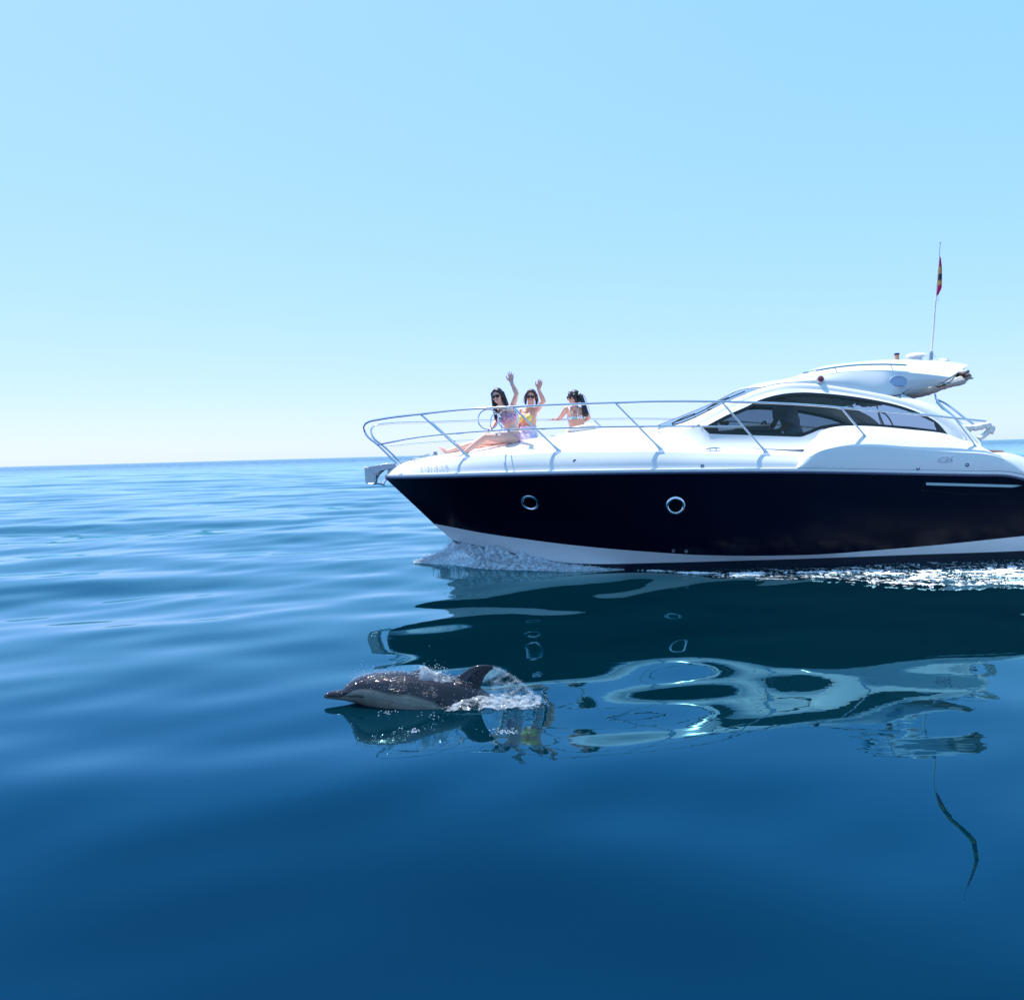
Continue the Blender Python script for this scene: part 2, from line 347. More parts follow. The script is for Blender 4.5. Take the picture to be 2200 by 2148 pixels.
# ------------------------------------------------------------------ mesh helpers
def link(o, parent=None):
    COL.objects.link(o)
    if parent is not None:
        o.parent = parent
    return o
def empty(name, loc=(0, 0, 0), rot=(0, 0, 0), parent=None):
    o = bpy.data.objects.new(name, None)
    o.location = loc; o.rotation_euler = rot; o.empty_display_size = 0.2
    return link(o, parent)
def tag(o, label=None, category=None, group=None, kind=None):
    for k, v in (('label', label), ('category', category), ('group', group), ('kind', kind)):
        if v: o[k] = v
    return o
class MB:
    """collects vertices and faces of one mesh"""
    def __init__(s): s.v = []; s.f = []; s.n = 0
    def add(s, v, f):
        v = np.asarray(v, float).reshape(-1, 3)
        s.v.append(v); s.f.extend([tuple(int(i) + s.n for i in q) for q in f]); s.n += len(v)
        return s
    def grid(s, g, close=False, mirror=False, flip=False):
        """g: rows x cols x 3"""
        g = np.asarray(g, float); R, Cn = g.shape[:2]
        f = []
        for i in range(R - 1):
            for j in range(Cn if close else Cn - 1):
                j2 = (j + 1) % Cn
                q = (i * Cn + j, i * Cn + j2, (i + 1) * Cn + j2, (i + 1) * Cn + j)
                f.append(q[::-1] if flip else q)
        s.add(g.reshape(-1, 3), f)
        if mirror:
            h = g.copy(); h[..., 1] *= -1
            s.add(h.reshape(-1, 3), [q[::-1] for q in f])
        return s
    def box(s, c, d, rot=None):
        x, y, z = [a / 2 for a in d]
        v = np.array([(-x, -y, -z), (x, -y, -z), (x, y, -z), (-x, y, -z), (-x, -y, z), (x, -y, z), (x, y, z), (-x, y, z)])
        if rot is not None: v = v @ np.array(rot).T
        return s.add(v + np.array(c), [(3, 2, 1, 0), (4, 5, 6, 7), (0, 1, 5, 4), (1, 2, 6, 5), (2, 3, 7, 6), (3, 0, 4, 7)])
    def tube(s, path, r, n=10, cap=True, squash=1.0):
        P = np.asarray(path, float); K = len(P)
        r = np.broadcast_to(np.asarray(r, float), (K,))
        T = np.gradient(P, axis=0); T /= np.linalg.norm(T, axis=1)[:, None] + 1e-12
        a = np.array([0, 0, 1.]) if abs(T[0][2]) < 0.9 else np.array([1., 0, 0])
        N = np.cross(T[0], a); N /= np.linalg.norm(N)
        rows = []
        th = np.linspace(0, 2 * math.pi, n, endpoint=False)
        for k in range(K):
            N = N - T[k] * N.dot(T[k]); N /= np.linalg.norm(N) + 1e-12
            Bn = np.cross(T[k], N)
            rows.append(P[k] + r[k] * (np.cos(th)[:, None] * N + squash * np.sin(th)[:, None] * Bn))
        b = s.n
        s.grid(np.array(rows), close=True)
        if cap:
            s.f.append(tuple(b + i for i in range(n))[::-1]); s.f.append(tuple(b + (K - 1) * n + i for i in range(n)))
        return s
    def ball(s, c, r, nu=12, nv=8, M=None):
        th = np.linspace(0, math.pi, nv + 1); ph = np.linspace(0, 2 * math.pi, nu, endpoint=False)
        g = np.array([[(math.sin(t) * math.cos(p), math.sin(t) * math.sin(p), math.cos(t)) for p in ph] for t in th])
        g = g * np.array(r)
        if M is not None: g = g @ np.asarray(M).T
        return s.grid(g + np.array(c), close=True, flip=True)
    def lathe(s, prof, c, M=None, n=24):
        """prof: (radius, height) about local z"""
        ph = np.linspace(0, 2 * math.pi, n, endpoint=False)
        g = np.array([[(r * math.cos(p), r * math.sin(p), h) for p in ph] for r, h in prof])
        if M is not None: g = g @ np.asarray(M).T
        return s.grid(g + np.array(c), close=True)
    def prism(s, poly, y0, y1):
        """poly in x,z extruded along y"""
        k = len(poly)
        v = [(x, y0, z) for x, z in poly] + [(x, y1, z) for x, z in poly]
        f = [tuple(range(k)), tuple(range(2 * k - 1, k - 1, -1))] + [(i, k + i, k + (i + 1) % k, (i + 1) % k) for i in range(k)]
        return s.add(v, f)
    def mesh(s, name):
        me = bpy.data.meshes.new(name)
        V = np.concatenate(s.v) if s.v else np.zeros((0, 3))
        me.from_pydata(V.tolist(), [], s.f)
        return me
    def build(s, name, mat, parent=None, smooth=40, bevel=0, fix=True):
        me = s.mesh(name)
        if fix:
            bm = bmesh.new(); bm.from_mesh(me)
            bmesh.ops.remove_doubles(bm, verts=bm.verts, dist=1e-5)
            bmesh.ops.recalc_face_normals(bm, faces=bm.faces)
            bm.to_mesh(me); bm.free()
        me.materials.append(MATS[mat] if isinstance(mat, str) else mat)
        me.shade_smooth()
        if smooth: me.set_sharp_from_angle(angle=math.radians(smooth))
        o = bpy.data.objects.new(name, me)
        link(o, parent)
        if bevel:
            md = o.modifiers.new('bevel', 'BEVEL'); md.width = bevel; md.segments = 2; md.limit_method = 'ANGLE'
        return o

def smooth_curve(P, n=60, closed=False):
    """Catmull-Rom through the points, n samples evenly spaced along the length"""
    P = np.asarray(P, float)
    if len(P) == 2:
        t = np.linspace(0, 1, n)[:, None]; return P[0] * (1 - t) + P[1] * t
    Q = np.vstack([2 * P[0] - P[1], P, 2 * P[-1] - P[-2]])
    out = []
    for i in range(1, len(Q) - 2):
        p0, p1, p2, p3 = Q[i - 1], Q[i], Q[i + 1], Q[i + 2]
        for t in np.linspace(0, 1, 12, endpoint=False):
            # centripetal-like tension keeps it from overshooting on uneven spacing
            d1 = np.linalg.norm(p2 - p1) + 1e-9; d0 = np.linalg.norm(p1 - p0) + 1e-9; d2 = np.linalg.norm(p3 - p2) + 1e-9
            m1 = ((p1 - p0) / d0 + (p2 - p1) / d1) * 0.5 * d1; m2 = ((p2 - p1) / d1 + (p3 - p2) / d2) * 0.5 * d1
            h00 = 2 * t**3 - 3 * t**2 + 1; h10 = t**3 - 2 * t**2 + t; h01 = -2 * t**3 + 3 * t**2; h11 = t**3 - t**2
            out.append(h00 * p1 + h10 * m1 + h01 * p2 + h11 * m2)
    out.append(P[-1])
    out = np.array(out)
    L = np.concatenate([[0], np.cumsum(np.linalg.norm(np.diff(out, axis=0), axis=1))])
    s = np.linspace(0, L[-1], n)
    return np.stack([np.interp(s, L, out[:, k]) for k in range(3)], 1)
def by_x(P, xs):
    """curve sampled at given x"""
    Q = smooth_curve(P, 400)
    o = np.argsort(Q[:, 0], kind='stable'); Q = Q[o]
    xs = np.asarray(xs, float)
    return np.stack([xs, np.interp(xs, Q[:, 0], Q[:, 1]), np.interp(xs, Q[:, 0], Q[:, 2])], 1)
def lerp_rows(A, B, n, bulge=None):
    """n rows between two equally long curves; bulge(t) adds an offset vector"""
    rows = []
    for t in np.linspace(0, 1, n):
        r = A * (1 - t) + B * t
        if bulge is not None: r = r + bulge(t)
        rows.append(r)
    return np.array(rows)
def hash2(ix, iy, seed):
    h = (ix.astype(np.int64) * 374761393 + iy.astype(np.int64) * 668265263 + seed * 974634) & 0xffffffff
    h = ((h ^ (h >> 13)) * 1274126177) & 0xffffffff
    return ((h ^ (h >> 16)) & 0xffff) / 65535.0
def vnoise(x, y, seed=0):
    ix = np.floor(x); iy = np.floor(y); fx = x - ix; fy = y - iy
    fx = fx * fx * (3 - 2 * fx); fy = fy * fy * (3 - 2 * fy)
    a = hash2(ix, iy, seed); b = hash2(ix + 1, iy, seed); c = hash2(ix, iy + 1, seed); d = hash2(ix + 1, iy + 1, seed)
    return (a * (1 - fx) + b * fx) * (1 - fy) + (c * (1 - fx) + d * fx) * fy
def fbm(x, y, oct=4, seed=0):
    s = np.zeros_like(x, dtype=float); a = 0.5
    for k in range(oct):
        s += a * vnoise(x, y, seed + k * 17); x = x * 2.03 + 5.1; y = y * 2.03 + 1.7; a *= 0.5
    return s / (1 - 0.5 ** oct)

# ------------------------------------------------------------------ sea
WAVE_SEED = 5
_w = np.random.default_rng(WAVE_SEED)
NW = 64
LAM = np.exp(np.linspace(math.log(0.55), math.log(26.0), NW)) * _w.uniform(0.93, 1.07, NW)
KK = 2 * math.pi / LAM
ANG = math.radians(105) + _w.normal(0, math.radians(22), NW)     # crests run nearly along x, a little towards the boat
ANG[LAM < 1.6] += _w.normal(0, math.radians(25), int((LAM < 1.6).sum()))
PH = _w.uniform(0, 2 * math.pi, NW)
SLOPE = np.interp(np.log(LAM), np.log([0.55, 0.9, 1.8, 4, 10, 26]), [0.0042, 0.0080, 0.0125, 0.0155, 0.0060, 0.0030])
AMP = SLOPE / KK
def shelter(x, y):
    """1 in the sheltered, glassier water on the near side of the yacht, 0 in the open"""
    return np.exp(-(np.maximum(0, -1.5 - x) / 2.5) ** 2) * np.exp(-(np.maximum(0, y - 12.0) / 5.0) ** 2) * np.clip((y - 2.2) / 2.6, 0, 1) ** 0.7
def wave_z(x, y, cell=None):
    x = np.asarray(x, float); y = np.asarray(y, float)
    zl = np.zeros_like(x); zs = np.zeros_like(x)
    for k in range(NW):
        a = AMP[k]
        if cell is not None:
            a = a * np.clip((LAM[k] / (cell * 2.6) - 1) / 1.2, 0, 1)
        w = a * np.sin(KK[k] * (math.cos(ANG[k]) * x + math.sin(ANG[k]) * y) + PH[k])
        if LAM[k] > 2.4: zl += w
        else: zs += w
    g = shelter(x, y)
    return zl * (1 - 0.60 * g) + zs * (1 - 0.04 * g)
def build_sea():
    r = [0.02, 0.4, 0.8, 1.2]
    while r[-1] < 700: r.append(r[-1] * 1.0062)
    while r[-1] < 24000: r.append(r[-1] * 1.12)
    r = np.array(r)
    th = np.concatenate([np.linspace(-50, 50, 560), np.linspace(50, 310, 66)[1:-1]])
    th = np.radians(90 - th)
    Rg, Tg = np.meshgrid(r, th, indexing='ij')
    X = Rg * np.cos(Tg); Y = Rg * np.sin(Tg)
    front = (np.arange(len(th)) < 560)[None, :]
    cell = np.maximum(Rg * 0.0062, np.where(front, Rg * math.radians(100 / 560) * 0.6, Rg * math.radians(4)))
    Z = wave_z(X, Y, cell)
    Z = Z - np.where(Rg > 700, 0, 0)
    nr, nt = Rg.shape
    V = np.stack([X, Y, Z], -1).reshape(-1, 3)
    i = np.arange(nr - 1)[:, None]; j = np.arange(nt)[None, :]; j2 = (j + 1) % nt
    F = np.stack([i * nt + j, i * nt + j2, (i + 1) * nt + j2, (i + 1) * nt + j], -1).reshape(-1, 4)
    me = bpy.data.meshes.new('sea')
    me.vertices.add(len(V)); me.vertices.foreach_set('co', V.ravel())
    me.loops.add(F.size); me.loops.foreach_set('vertex_index', F.ravel().astype(np.int32))
    me.polygons.add(len(F)); me.polygons.foreach_set('loop_start', np.arange(0, F.size, 4, dtype=np.int32))
    me.update(calc_edges=True); me.validate()
    me.shade_smooth()
    me.materials.append(MATS['sea_water'])
    o = bpy.data.objects.new('sea', me); link(o)
    tag(o, 'calm blue sea with long low ripples reaching the horizon', 'sea', kind='structure')
build_sea()

# ------------------------------------------------------------------ motor yacht
yacht = empty('motor_yacht', (0, 12.85, 0), (math.radians(-2), 0, 0))
tag(yacht, 'navy and white motor yacht cruising left with three women on its foredeck', 'motor yacht')
CV = {k: np.array(v, float) for k, v in CURVES.items() if k != 'misc'}
MI = {k: np.array(v, float) for k, v in CURVES['misc'].items()}
XE = 8.7
def ext(P, *more):
    return np.vstack([P, np.array(more, float)]) if more else np.asarray(P, float)
sheer = ext(CV['sheer'][:-1], (7.0, -1.68, 1.0), (7.6, -1.66, 0.86), (XE, -1.62, 0.72))
stripe = ext(CV['stripe'], (XE, -1.5, 0.40))
chine = ext(CV['chine'], (XE, -1.48, 0.14))
keel = np.array([(-0.70, -0.005, 0.10), (-0.2, -0.005, -0.22), (0.8, -0.005, -0.5), (3, -0.005, -0.62), (XE, -0.005, -0.6)])
bilge = np.array([(-0.72, -0.02, 0.12), (0.1, -0.42, -0.05), (0.7, -0.68, -0.16), (1.1, -0.84, -0.2), (2.2, -1.2, -0.24), (4.2, -1.46, -0.24), (XE, -1.44, -0.2)])
NS = 120
def st(P): return smooth_curve(P, NS)
S_, T_, C_, B_, K_ = st(sheer), st(stripe), st(chine), st(bilge), st(keel)
u = np.linspace(0, 1, NS)
flare = 0.10 * np.exp(-((u - 0.16) / 0.14) ** 2)
def flare_b(t):
    d = np.zeros((NS, 3)); d[:, 1] = flare * math.sin(math.pi * t); return d
MB().grid(lerp_rows(S_, T_, 14, flare_b), mirror=True).build('hull', 'navy_paint', yacht)
MB().grid(lerp_rows(T_, C_, 5), mirror=True).build('hull_stripe', 'stripe_white', yacht)
MB().grid(lerp_rows(C_, B_, 4), mirror=True).grid(lerp_rows(B_, K_, 4), mirror=True).build('hull_bottom', 'boot_top', yacht)
# transom and bathing platform (outside the frame, closes the hull)
tr = MB()
ends = [S_[-1], T_[-1], C_[-1], B_[-1], K_[-1]]
poly = [tuple(p) for p in ends] + [(p[0], -p[1], p[2]) for p in ends[::-1]]
tr.add(poly, [tuple(range(len(poly)))])
tr.build('transom', 'gelcoat', yacht)
MB().box((9.05, 0, 0.33), (0.75, 2.9, 0.08)).build('bathing_platform', 'teak', yacht, bevel=0.02)

HULL_G = lerp_rows(S_, T_, 40, flare_b)
def side_y(x, z):
    """port hull surface (negative y) at x, z between sheer and stripe"""
    g = HULL_G
    def pt(x, z):
        zz = np.array([np.interp(x, r[:, 0], r[:, 2]) for r in g]); yy = np.array([np.interp(x, r[:, 0], r[:, 1]) for r in g])
        return np.array([x, np.interp(z, zz[::-1], yy[::-1]), z])
    p = pt(x, z); n = np.cross(pt(x + 0.02, z) - p, pt(x, z + 0.02) - p); n /= np.linalg.norm(n)
    if n[1] > 0: n = -n
    return p, n
def frame_from(n, up=(0, 0, 1)):
    n = np.asarray(n, float) / np.linalg.norm(n); up = np.asarray(up, float)
    r = np.cross(up, n); r /= np.linalg.norm(r); w = np.cross(n, r)
    return np.stack([r, w, n], 1)

# rub rail: white lip, dark insert, screw caps
lip = MB(); ins = MB()
xs = np.concatenate([np.linspace(-1.92, -1.2, 24), np.linspace(-1.15, 8.5, 110)])
SX = by_x(sheer, xs)
for s in (1, -1):
    q = SX * np.array([1, s, 1]); o_ = np.zeros_like(q); o_[:, 1] = -s
    lip.tube(q + o_ * 0.004 + np.array([0, 0, 0.046]), 0.022, 8, squash=1.2)
    ins.tube(q + o_ * 0.012 + np.array([0, 0, 0.012]), 0.016, 8, squash=1.0)
lip.build('rub_rail_lip', 'gelcoat', yacht)
rr = ins.build('rub_rail', 'rub_strip', yacht)
for k, x in enumerate(np.arange(-1.6, 7.2, 0.27)):
    p = by_x(sheer, [x])[0]
    MB().ball(p + np.array([0, -0.03, 0.016]), (0.006, 0.004, 0.006), 8, 5).build('screw', 'stainless_dull', rr, smooth=0)

# foredeck: side band, rounded shoulder, crowned top
knk = CV['knuckle']; dck = CV['deckc']
xs = np.concatenate([np.linspace(-1.9, -1.2, 26), np.linspace(-1.17, 2.36, 80), np.linspace(2.42, 4.3, 30)])
SX = by_x(sheer, xs); KX = by_x(ext(np.vstack([[(-1.93, -0.03, 1.40)], knk]), (4.35, -1.58, 1.43)), xs); DX = by_x(ext(dck, (4.4, 0, 2.0)), xs)
SS = by_x(ext(np.vstack([[(-1.9, 0, 1.4)], CV['side_s']]), ), xs)
rows = []
up = lambda q, dy, dz: q + np.stack([0 * q[:, 0], np.minimum(dy, -q[:, 1] * 0.3) if np.ndim(dy) else np.full(len(q), dy), np.full(len(q), dz)], 1)
rows.append(up(SX, 0.0, 0.0)); rows.append(up(SX, 0.0, 0.055)); 
r2 = up(SX, 0.012, 0.075); r2[:, 1] = np.minimum(r2[:, 1], -0.003); rows.append(r2)
kl = KX.copy(); kl[:, 1] -= 0.004; kl[:, 2] -= 0.006
for t in (0.25, 0.5, 0.75, 1.0):
    q = r2 * (1 - t) + kl * t; q[:, 1] -= 0.02 * math.sin(math.pi * t) * np.clip((xs + 1.9) / 0.8, 0, 1); rows.append(q)
rows.append(KX)
vK = -KX[:, 1]; ex = np.interp(xs, [-1.9, -0.5, 1.0, 2.2], [1.5, 2.0, 2.2, 1.7])
for f in (0.96, 0.9, 0.82, 0.72, 0.6, 0.48, 0.36, 0.24, 0.12, 0.0):
    q = KX.copy(); q[:, 1] = -vK * f; q[:, 2] = KX[:, 2] + (DX[:, 2] - KX[:, 2]) * (1 - f ** ex)
    rows.append(q)
G = np.array(rows)
nf = int((xs <= 2.37).sum())
fd = MB(); fd.grid(G[:, :nf], mirror=True); fd.grid(G[:11, nf - 1:], mirror=True)
fd.build('foredeck', 'gelcoat', yacht, smooth=35)
def deck_z(x, y):
    """height of the foredeck in the boat frame"""
    K = by_x(knk, [x])[0]; D = by_x(ext(dck, (4.4, 0, 2.0)), [x])[0]
    e = float(np.interp(x, [-1.9, -0.5, 1.0, 2.2], [1.5, 2.0, 2.2, 1.7])); f = min(1, abs(y) / -K[1])
    return K[2] + (D[2] - K[2]) * (1 - f ** e)
ROT = np.array(Matrix.Rotation(math.radians(-2), 3, 'X'))
def to_world(p): return ROT @ np.asarray(p, float) + np.array([0, 12.85, 0])
def to_boat(p): return ROT.T @ (np.asarray(p, float) - np.array([0, 12.85, 0]))

# aft topside bulge with its swoosh, ledge under the window, cockpit coaming
bul = ext(CV['bulge'], (7.25, -1.65, 1.03), (7.6, -1.63, 0.95), (XE, -1.6, 0.8)); bul[:, 1] -= 0.035
bul[0, 1] += 0.03
xs = np.concatenate([np.linspace(bul[0, 0], 4.6, 30), np.linspace(4.65, XE, 60)])
BX = by_x(bul, xs); SX = by_x(sheer, xs) + np.array([0, 0, 0.072]); SX[:, 1] -= 0.022
SX[:, 2] = np.minimum(SX[:, 2], BX[:, 2] - 0.002)
up2 = np.array([(3.80, -1.63, 1.31), (3.95, -1.57, 1.5), (4.08, -1.47, 1.63), (4.2, -1.40, 1.715), (4.28, -1.365, 1.79)])
up2 = np.vstack([up2, CV['wbot'][5:], [(6.12, -1.37, 1.655), (6.26, -1.385, 1.60), (6.42, -1.41, 1.565), (6.45, -1.5, 1.44), (6.7, -1.5, 1.425), (6.95, -1.5, 1.36), (7.3, -1.5, 1.2), (XE, -1.48, 0.9)]])
UX = by_x(up2, xs)
for s_y in (1, -1):
    Y = np.array([1, s_y, 1])
    sb = MB(); sb.grid(lerp_rows(SX, BX, 6, lambda t: np.array([0, -0.012 * math.sin(math.pi * t), 0])) * Y)
    sb.grid(lerp_rows(BX, UX, 9, lambda t: np.array([0, -0.012 * math.sin(math.pi * t), 0.016 * math.sin(math.pi * t)])) * Y)
    sb.build('aft_topside', 'gelcoat', yacht, smooth=22)
ck = xs > 6.42                                                # inner face of the cockpit coaming
inn = UX[ck].copy(); low = inn.copy(); low[:, 1] += 0.10; low[:, 2] = 0.6
cap = inn.copy(); cap[:, 1] += 0.10
for s_y in (1, -1):
    MB().grid(np.array([inn, cap, low]) * np.array([1, s_y, 1])).build('cockpit_coaming', 'gelcoat', yacht)
MB().box((7.7, 0, 0.62), (2.4, 2.7, 0.04)).build('cockpit_floor', 'teak', yacht)
# brown cockpit seat back seen above the coaming
sbk = MB()
sbk.tube(smooth_curve([(6.75, 0.9, 1.36), (7.0, 0.95, 1.46), (7.4, 0.95, 1.47), (8.1, 0.95, 1.43)], 24), 0.10, 10, squash=0.8)
sbk.box((7.4, 0.95, 1.1), (1.3, 0.14, 0.62))
sbk.build('cockpit_seat', 'leather_brown', yacht)

# ---- deckhouse
def by_lin(P, xs):
    P = np.asarray(P, float); xs = np.asarray(xs, float)
    return np.stack([xs, np.interp(xs, P[:, 0], P[:, 1]), np.interp(xs, P[:, 0], P[:, 2])], 1)
apil, roofe, arch, roofc, wtop, wbot = (CV[k] for k in ('apil', 'roofe', 'arch', 'roofc', 'wtop', 'wbot'))
cab = MB()
x0 = apil[0, 0] + 0.005
xs = np.concatenate([np.linspace(x0, wtop[0, 0], 26), np.linspace(wtop[0, 0] + 0.01, wbot[1, 0], 5), np.linspace(wbot[1, 0] + 0.03, 4.30, 30)])
upc = np.vstack([apil[:5], [apil[5] * 0.5 + wtop[0] * 0.5], wbot[:6]])
SB = by_x(CV['side_s'], xs); SB[:, 2] -= 0.05; SB[:, 1] -= 0.03
cab.grid(lerp_rows(SB, by_lin(upc, xs), 7, lambda t: np.array([0, 0.02 * math.sin(math.pi * t), 0])), mirror=True)
xs = np.linspace(wtop[0, 0] - 0.03, wtop[-1, 0] - 0.002, 70)
A1 = by_x(apil, xs); W1 = by_x(wtop, xs); W1[:, 1] += 0.0
cab.grid(lerp_rows(A1, W1, 4), mirror=True)
xs = np.concatenate([np.linspace(roofe[0, 0], 3.6, 30), np.linspace(3.65, apil[-1, 0], 50)])
cab.grid(lerp_rows(by_x(apil, xs), by_x(roofe, xs), 6, lambda t: np.array([0, -0.012 * math.sin(math.pi * t), 0.016 * math.sin(math.pi * t)])), mirror=True)
xs = np.linspace(wtop[-1, 0] - 0.01, apil[-1, 0], 12)
cab.grid(lerp_rows(by_x(apil, xs), by_x(up2, xs) + np.array([0, 0, -0.01]), 4), mirror=True)
xs = np.linspace(apil[-1, 0] - 0.01, roofe[-1, 0], 10)
cab.grid(lerp_rows(by_x(roofe, xs), by_x(up2, xs) + np.array([0, 0, -0.01]), 4), mirror=True)
cab.build('deckhouse', 'gelcoat', yacht, smooth=35)
# rear pillars
RA = smooth_curve(roofe[11:], 30); CP = smooth_curve(CV['cpil'], 30)
APa = smooth_curve(np.vstack([apil[12:], [(6.42, -1.42, 1.55)]]), 30)
in_c = CP.copy(); in_c[:, 1] += 0.07; in_a = RA.copy(); in_a[:, 1] += 0.07; in_a[:, 0] -= 0.12
for s_y in (1, -1):
    Y = np.array([1, s_y, 1])
    MB().grid(lerp_rows(RA, CP, 4) * Y).grid(np.array([CP, in_c, in_a]) * Y).build('rear_pillar', 'gelcoat', yacht, smooth=35)

# arch side and hardtop
low = np.vstack([roofe[5:11], CV['awn'][[4, 3, 2, 1, 0]]])
xs = np.linspace(arch[0, 0], arch[-1, 0] - 0.01, 60)
top = MB()
AX = by_x(arch, xs); LX = by_x(low, xs)
top.grid(lerp_rows(LX, AX, 6, lambda t: np.array([0, -0.02 * math.sin(math.pi * t), 0])), mirror=True)
NU = 60
Ae = smooth_curve(arch, NU); Rc = smooth_curve(roofc, NU)
rows = []
for f in np.linspace(0, 1, 12):
    q = np.empty((NU, 3)); w = 1 - (1 - f) ** 1.9
    q[:, 1] = Ae[:, 1] * (1 - f)
    q[:, 0] = Ae[:, 0] * (1 - w) + Rc[:, 0] * w
    q[:, 2] = Ae[:, 2] * (1 - w) + Rc[:, 2] * w
    rows.append(q)
Rg = np.array(rows)
top.grid(Rg, mirror=True)
# trailing edge: visor lip and underside
tip = Rg[:, -1]; und = tip.copy(); und[:, 2] -= 0.07; und[:, 0] -= 0.05
frt = Rg[:, NU // 2].copy(); frt[:, 2] -= 0.10
top.grid(np.array([tip, und, frt]), mirror=True)
ht = top.build('hardtop', 'gelcoat', yacht, smooth=35)
hl = Rg[:, 2:-8].copy(); hl[..., 2] -= 0.055; hl[..., 1] *= 0.96
MB().grid(hl, mirror=True).build('headliner', 'interior_grey', ht)

# side windows: black border and tinted pane
def side_window(sgn):
    xs = np.concatenate([np.linspace(wtop[0, 0] + 0.004, wbot[1, 0], 8), np.linspace(wbot[1, 0] + 0.02, wtop[-1, 0] - 0.006, 90)])
    Wt = by_x(wtop, xs); Wb = by_lin(wbot, xs)
    H = np.linalg.norm(Wt - Wb, axis=1) + 1e-6
    def row(d_top=None, d_bot=None):
        if d_top is not None:
            t = np.minimum(d_top / H, 0.5)[:, None]; return Wt * (1 - t) + Wb * t
        t = np.minimum(d_bot / H, 0.5)[:, None]; return Wb * (1 - t) + Wt * t
    top_w, bot_w = 0.055, 0.050
    rt = row(d_top=top_w); rb = row(d_bot=bot_w)
    hole = np.linalg.norm(rt - rb, axis=1) > 0.03
    hole &= (xs > xs[0] + 0.20) & (xs < xs[-1] - 0.13)
    fr = MB(); gl = MB()
    i0, i1 = np.flatnonzero(hole)[[0, -1]]
    Y = np.array([1, sgn, 1])
    o3 = np.array([0, 0.012, 0])
    fr.grid(np.array([Wt, rt]) * Y); fr.grid(np.array([rb, Wb]) * Y)
    fr.grid(np.array([rt[:i0 + 1], rb[:i0 + 1]]) * Y); fr.grid(np.array([rt[i1:], rb[i1:]]) * Y)
    fr2 = np.array([rt[i0:i1 + 1], rt[i0:i1 + 1] + o3]) * Y
    fr.grid(fr2); fr.grid(np.array([rb[i0:i1 + 1], rb[i0:i1 + 1] + o3]) * Y)
    gl.grid(lerp_rows(rt[i0:i1 + 1] + o3, rb[i0:i1 + 1] + o3, 8, lambda t: np.array([0, -0.012 * math.sin(math.pi * t), 0])) * Y)
    w = gl.build('side_window', 'tinted_glass', yacht)
    fr.build('window_frame', 'frit_black', w)
side_window(1); side_window(-1)

# windscreen, its surround and wipers
wsc = smooth_curve(CV['wsc'], 24); we = smooth_curve(roofe[:6], 24)
ws = MB(); rows = []
for f in np.linspace(0, 1, 16):
    q = wsc + (we - wsc) * np.array([f ** 2.3, f, f ** 2.3]); rows.append(q)
wsG = np.array(rows)
ws.grid(wsG, mirror=True)
wsc_o = ws.build('windscreen', 'windscreen_glass', yacht)
brow = MB()
bp_ = smooth_curve(np.vstack([wsG[::-1, -1], wsG[1:, -1] * np.array([1, -1, 1])]), 40)
brow.tube(bp_, 0.018, 8); brow.build('windscreen_header', 'gelcoat', wsc_o)
base = np.vstack([wsG[::-1, 0], wsG[1:, 0] * np.array([1, -1, 1])])
MB().tube(smooth_curve(base, 50), 0.006, 8).build('windscreen_seal', 'rubber_black', wsc_o)
cl = wsG[0]
MB().tube(cl + np.array([0, 0, 0.003]), 0.005, 6).build('windscreen_mullion', 'stainless_dull', wsc_o)
def wiper(i0, i1, f0, f1):
    """blade lying on the glass from low to high, arm beside it"""
    w = MB(); P = []
    nrm = np.array([-0.4, -0.25, 0.9]); nrm /= np.linalg.norm(nrm)
    for t in np.linspace(0, 1, 10):
        ii = i0 + (i1 - i0) * t; f = f0 + (f1 - f0) * t
        a = wsG[int(round(f * 15)), int(round(ii))]; P.append(a)
    P = smooth_curve(np.array([P[0], P[4], P[-1]]), 14) + nrm * 0.02
    w.tube(P, 0.009, 6)
    A = P[0] + np.array([-0.05, 0.05, -0.02]); Bm = P[7]
    w.tube(smooth_curve([A, (A + Bm) / 2 + nrm * 0.02, Bm + nrm * 0.015], 10), np.linspace(0.011, 0.007, 10), 6)
    w.build('wiper', 'rubber_black', wsc_o)
wiper(4, 12, 0.86, 0.87); wiper(12, 20, 0.86, 0.87)

# ---- rails
def railing(sgn):
    Y = np.array([1, sgn, 1])
    leg = CV['rail_leg']; rail = CV['rail']
    path = np.vstack([leg[::-1][:-1], rail[1:]])
    pth = smooth_curve(path, 160)
    MB().tube(pth * Y, 0.0155, 10).build('top_rail', 'stainless', yacht)
    MB().tube(smooth_curve(CV['mid'], 90) * Y, 0.0115, 8).build('mid_rail', 'stainless', yacht)
    MB().lathe([(0.0, 0.004), (0.035, 0.0), (0.035, -0.03), (0, -0.03)], (leg[-1] + np.array([0, 0, 0.01])) * Y).build('rail_foot', 'stainless', yacht)
    for k in range(1, 7):
        a, b = CV['s%d' % k]
        o = MB().tube(smooth_curve([a * Y, b * Y], 6), 0.0135, 10).build('stanchion', 'stainless', yacht)
        d = (a - b) / np.linalg.norm(a - b)
        MB().tube(np.array([b - d * 0.03, b + d * 0.03, b + d * 0.09]) * Y, [0.03, 0.022, 0.017], 10).box((b + np.array([0.0, 0.0, -0.035])) * Y, (0.09, 0.07, 0.035)).build('stanchion_base', 'gelcoat' if k > 4 else 'stainless', o)
railing(1); railing(-1)
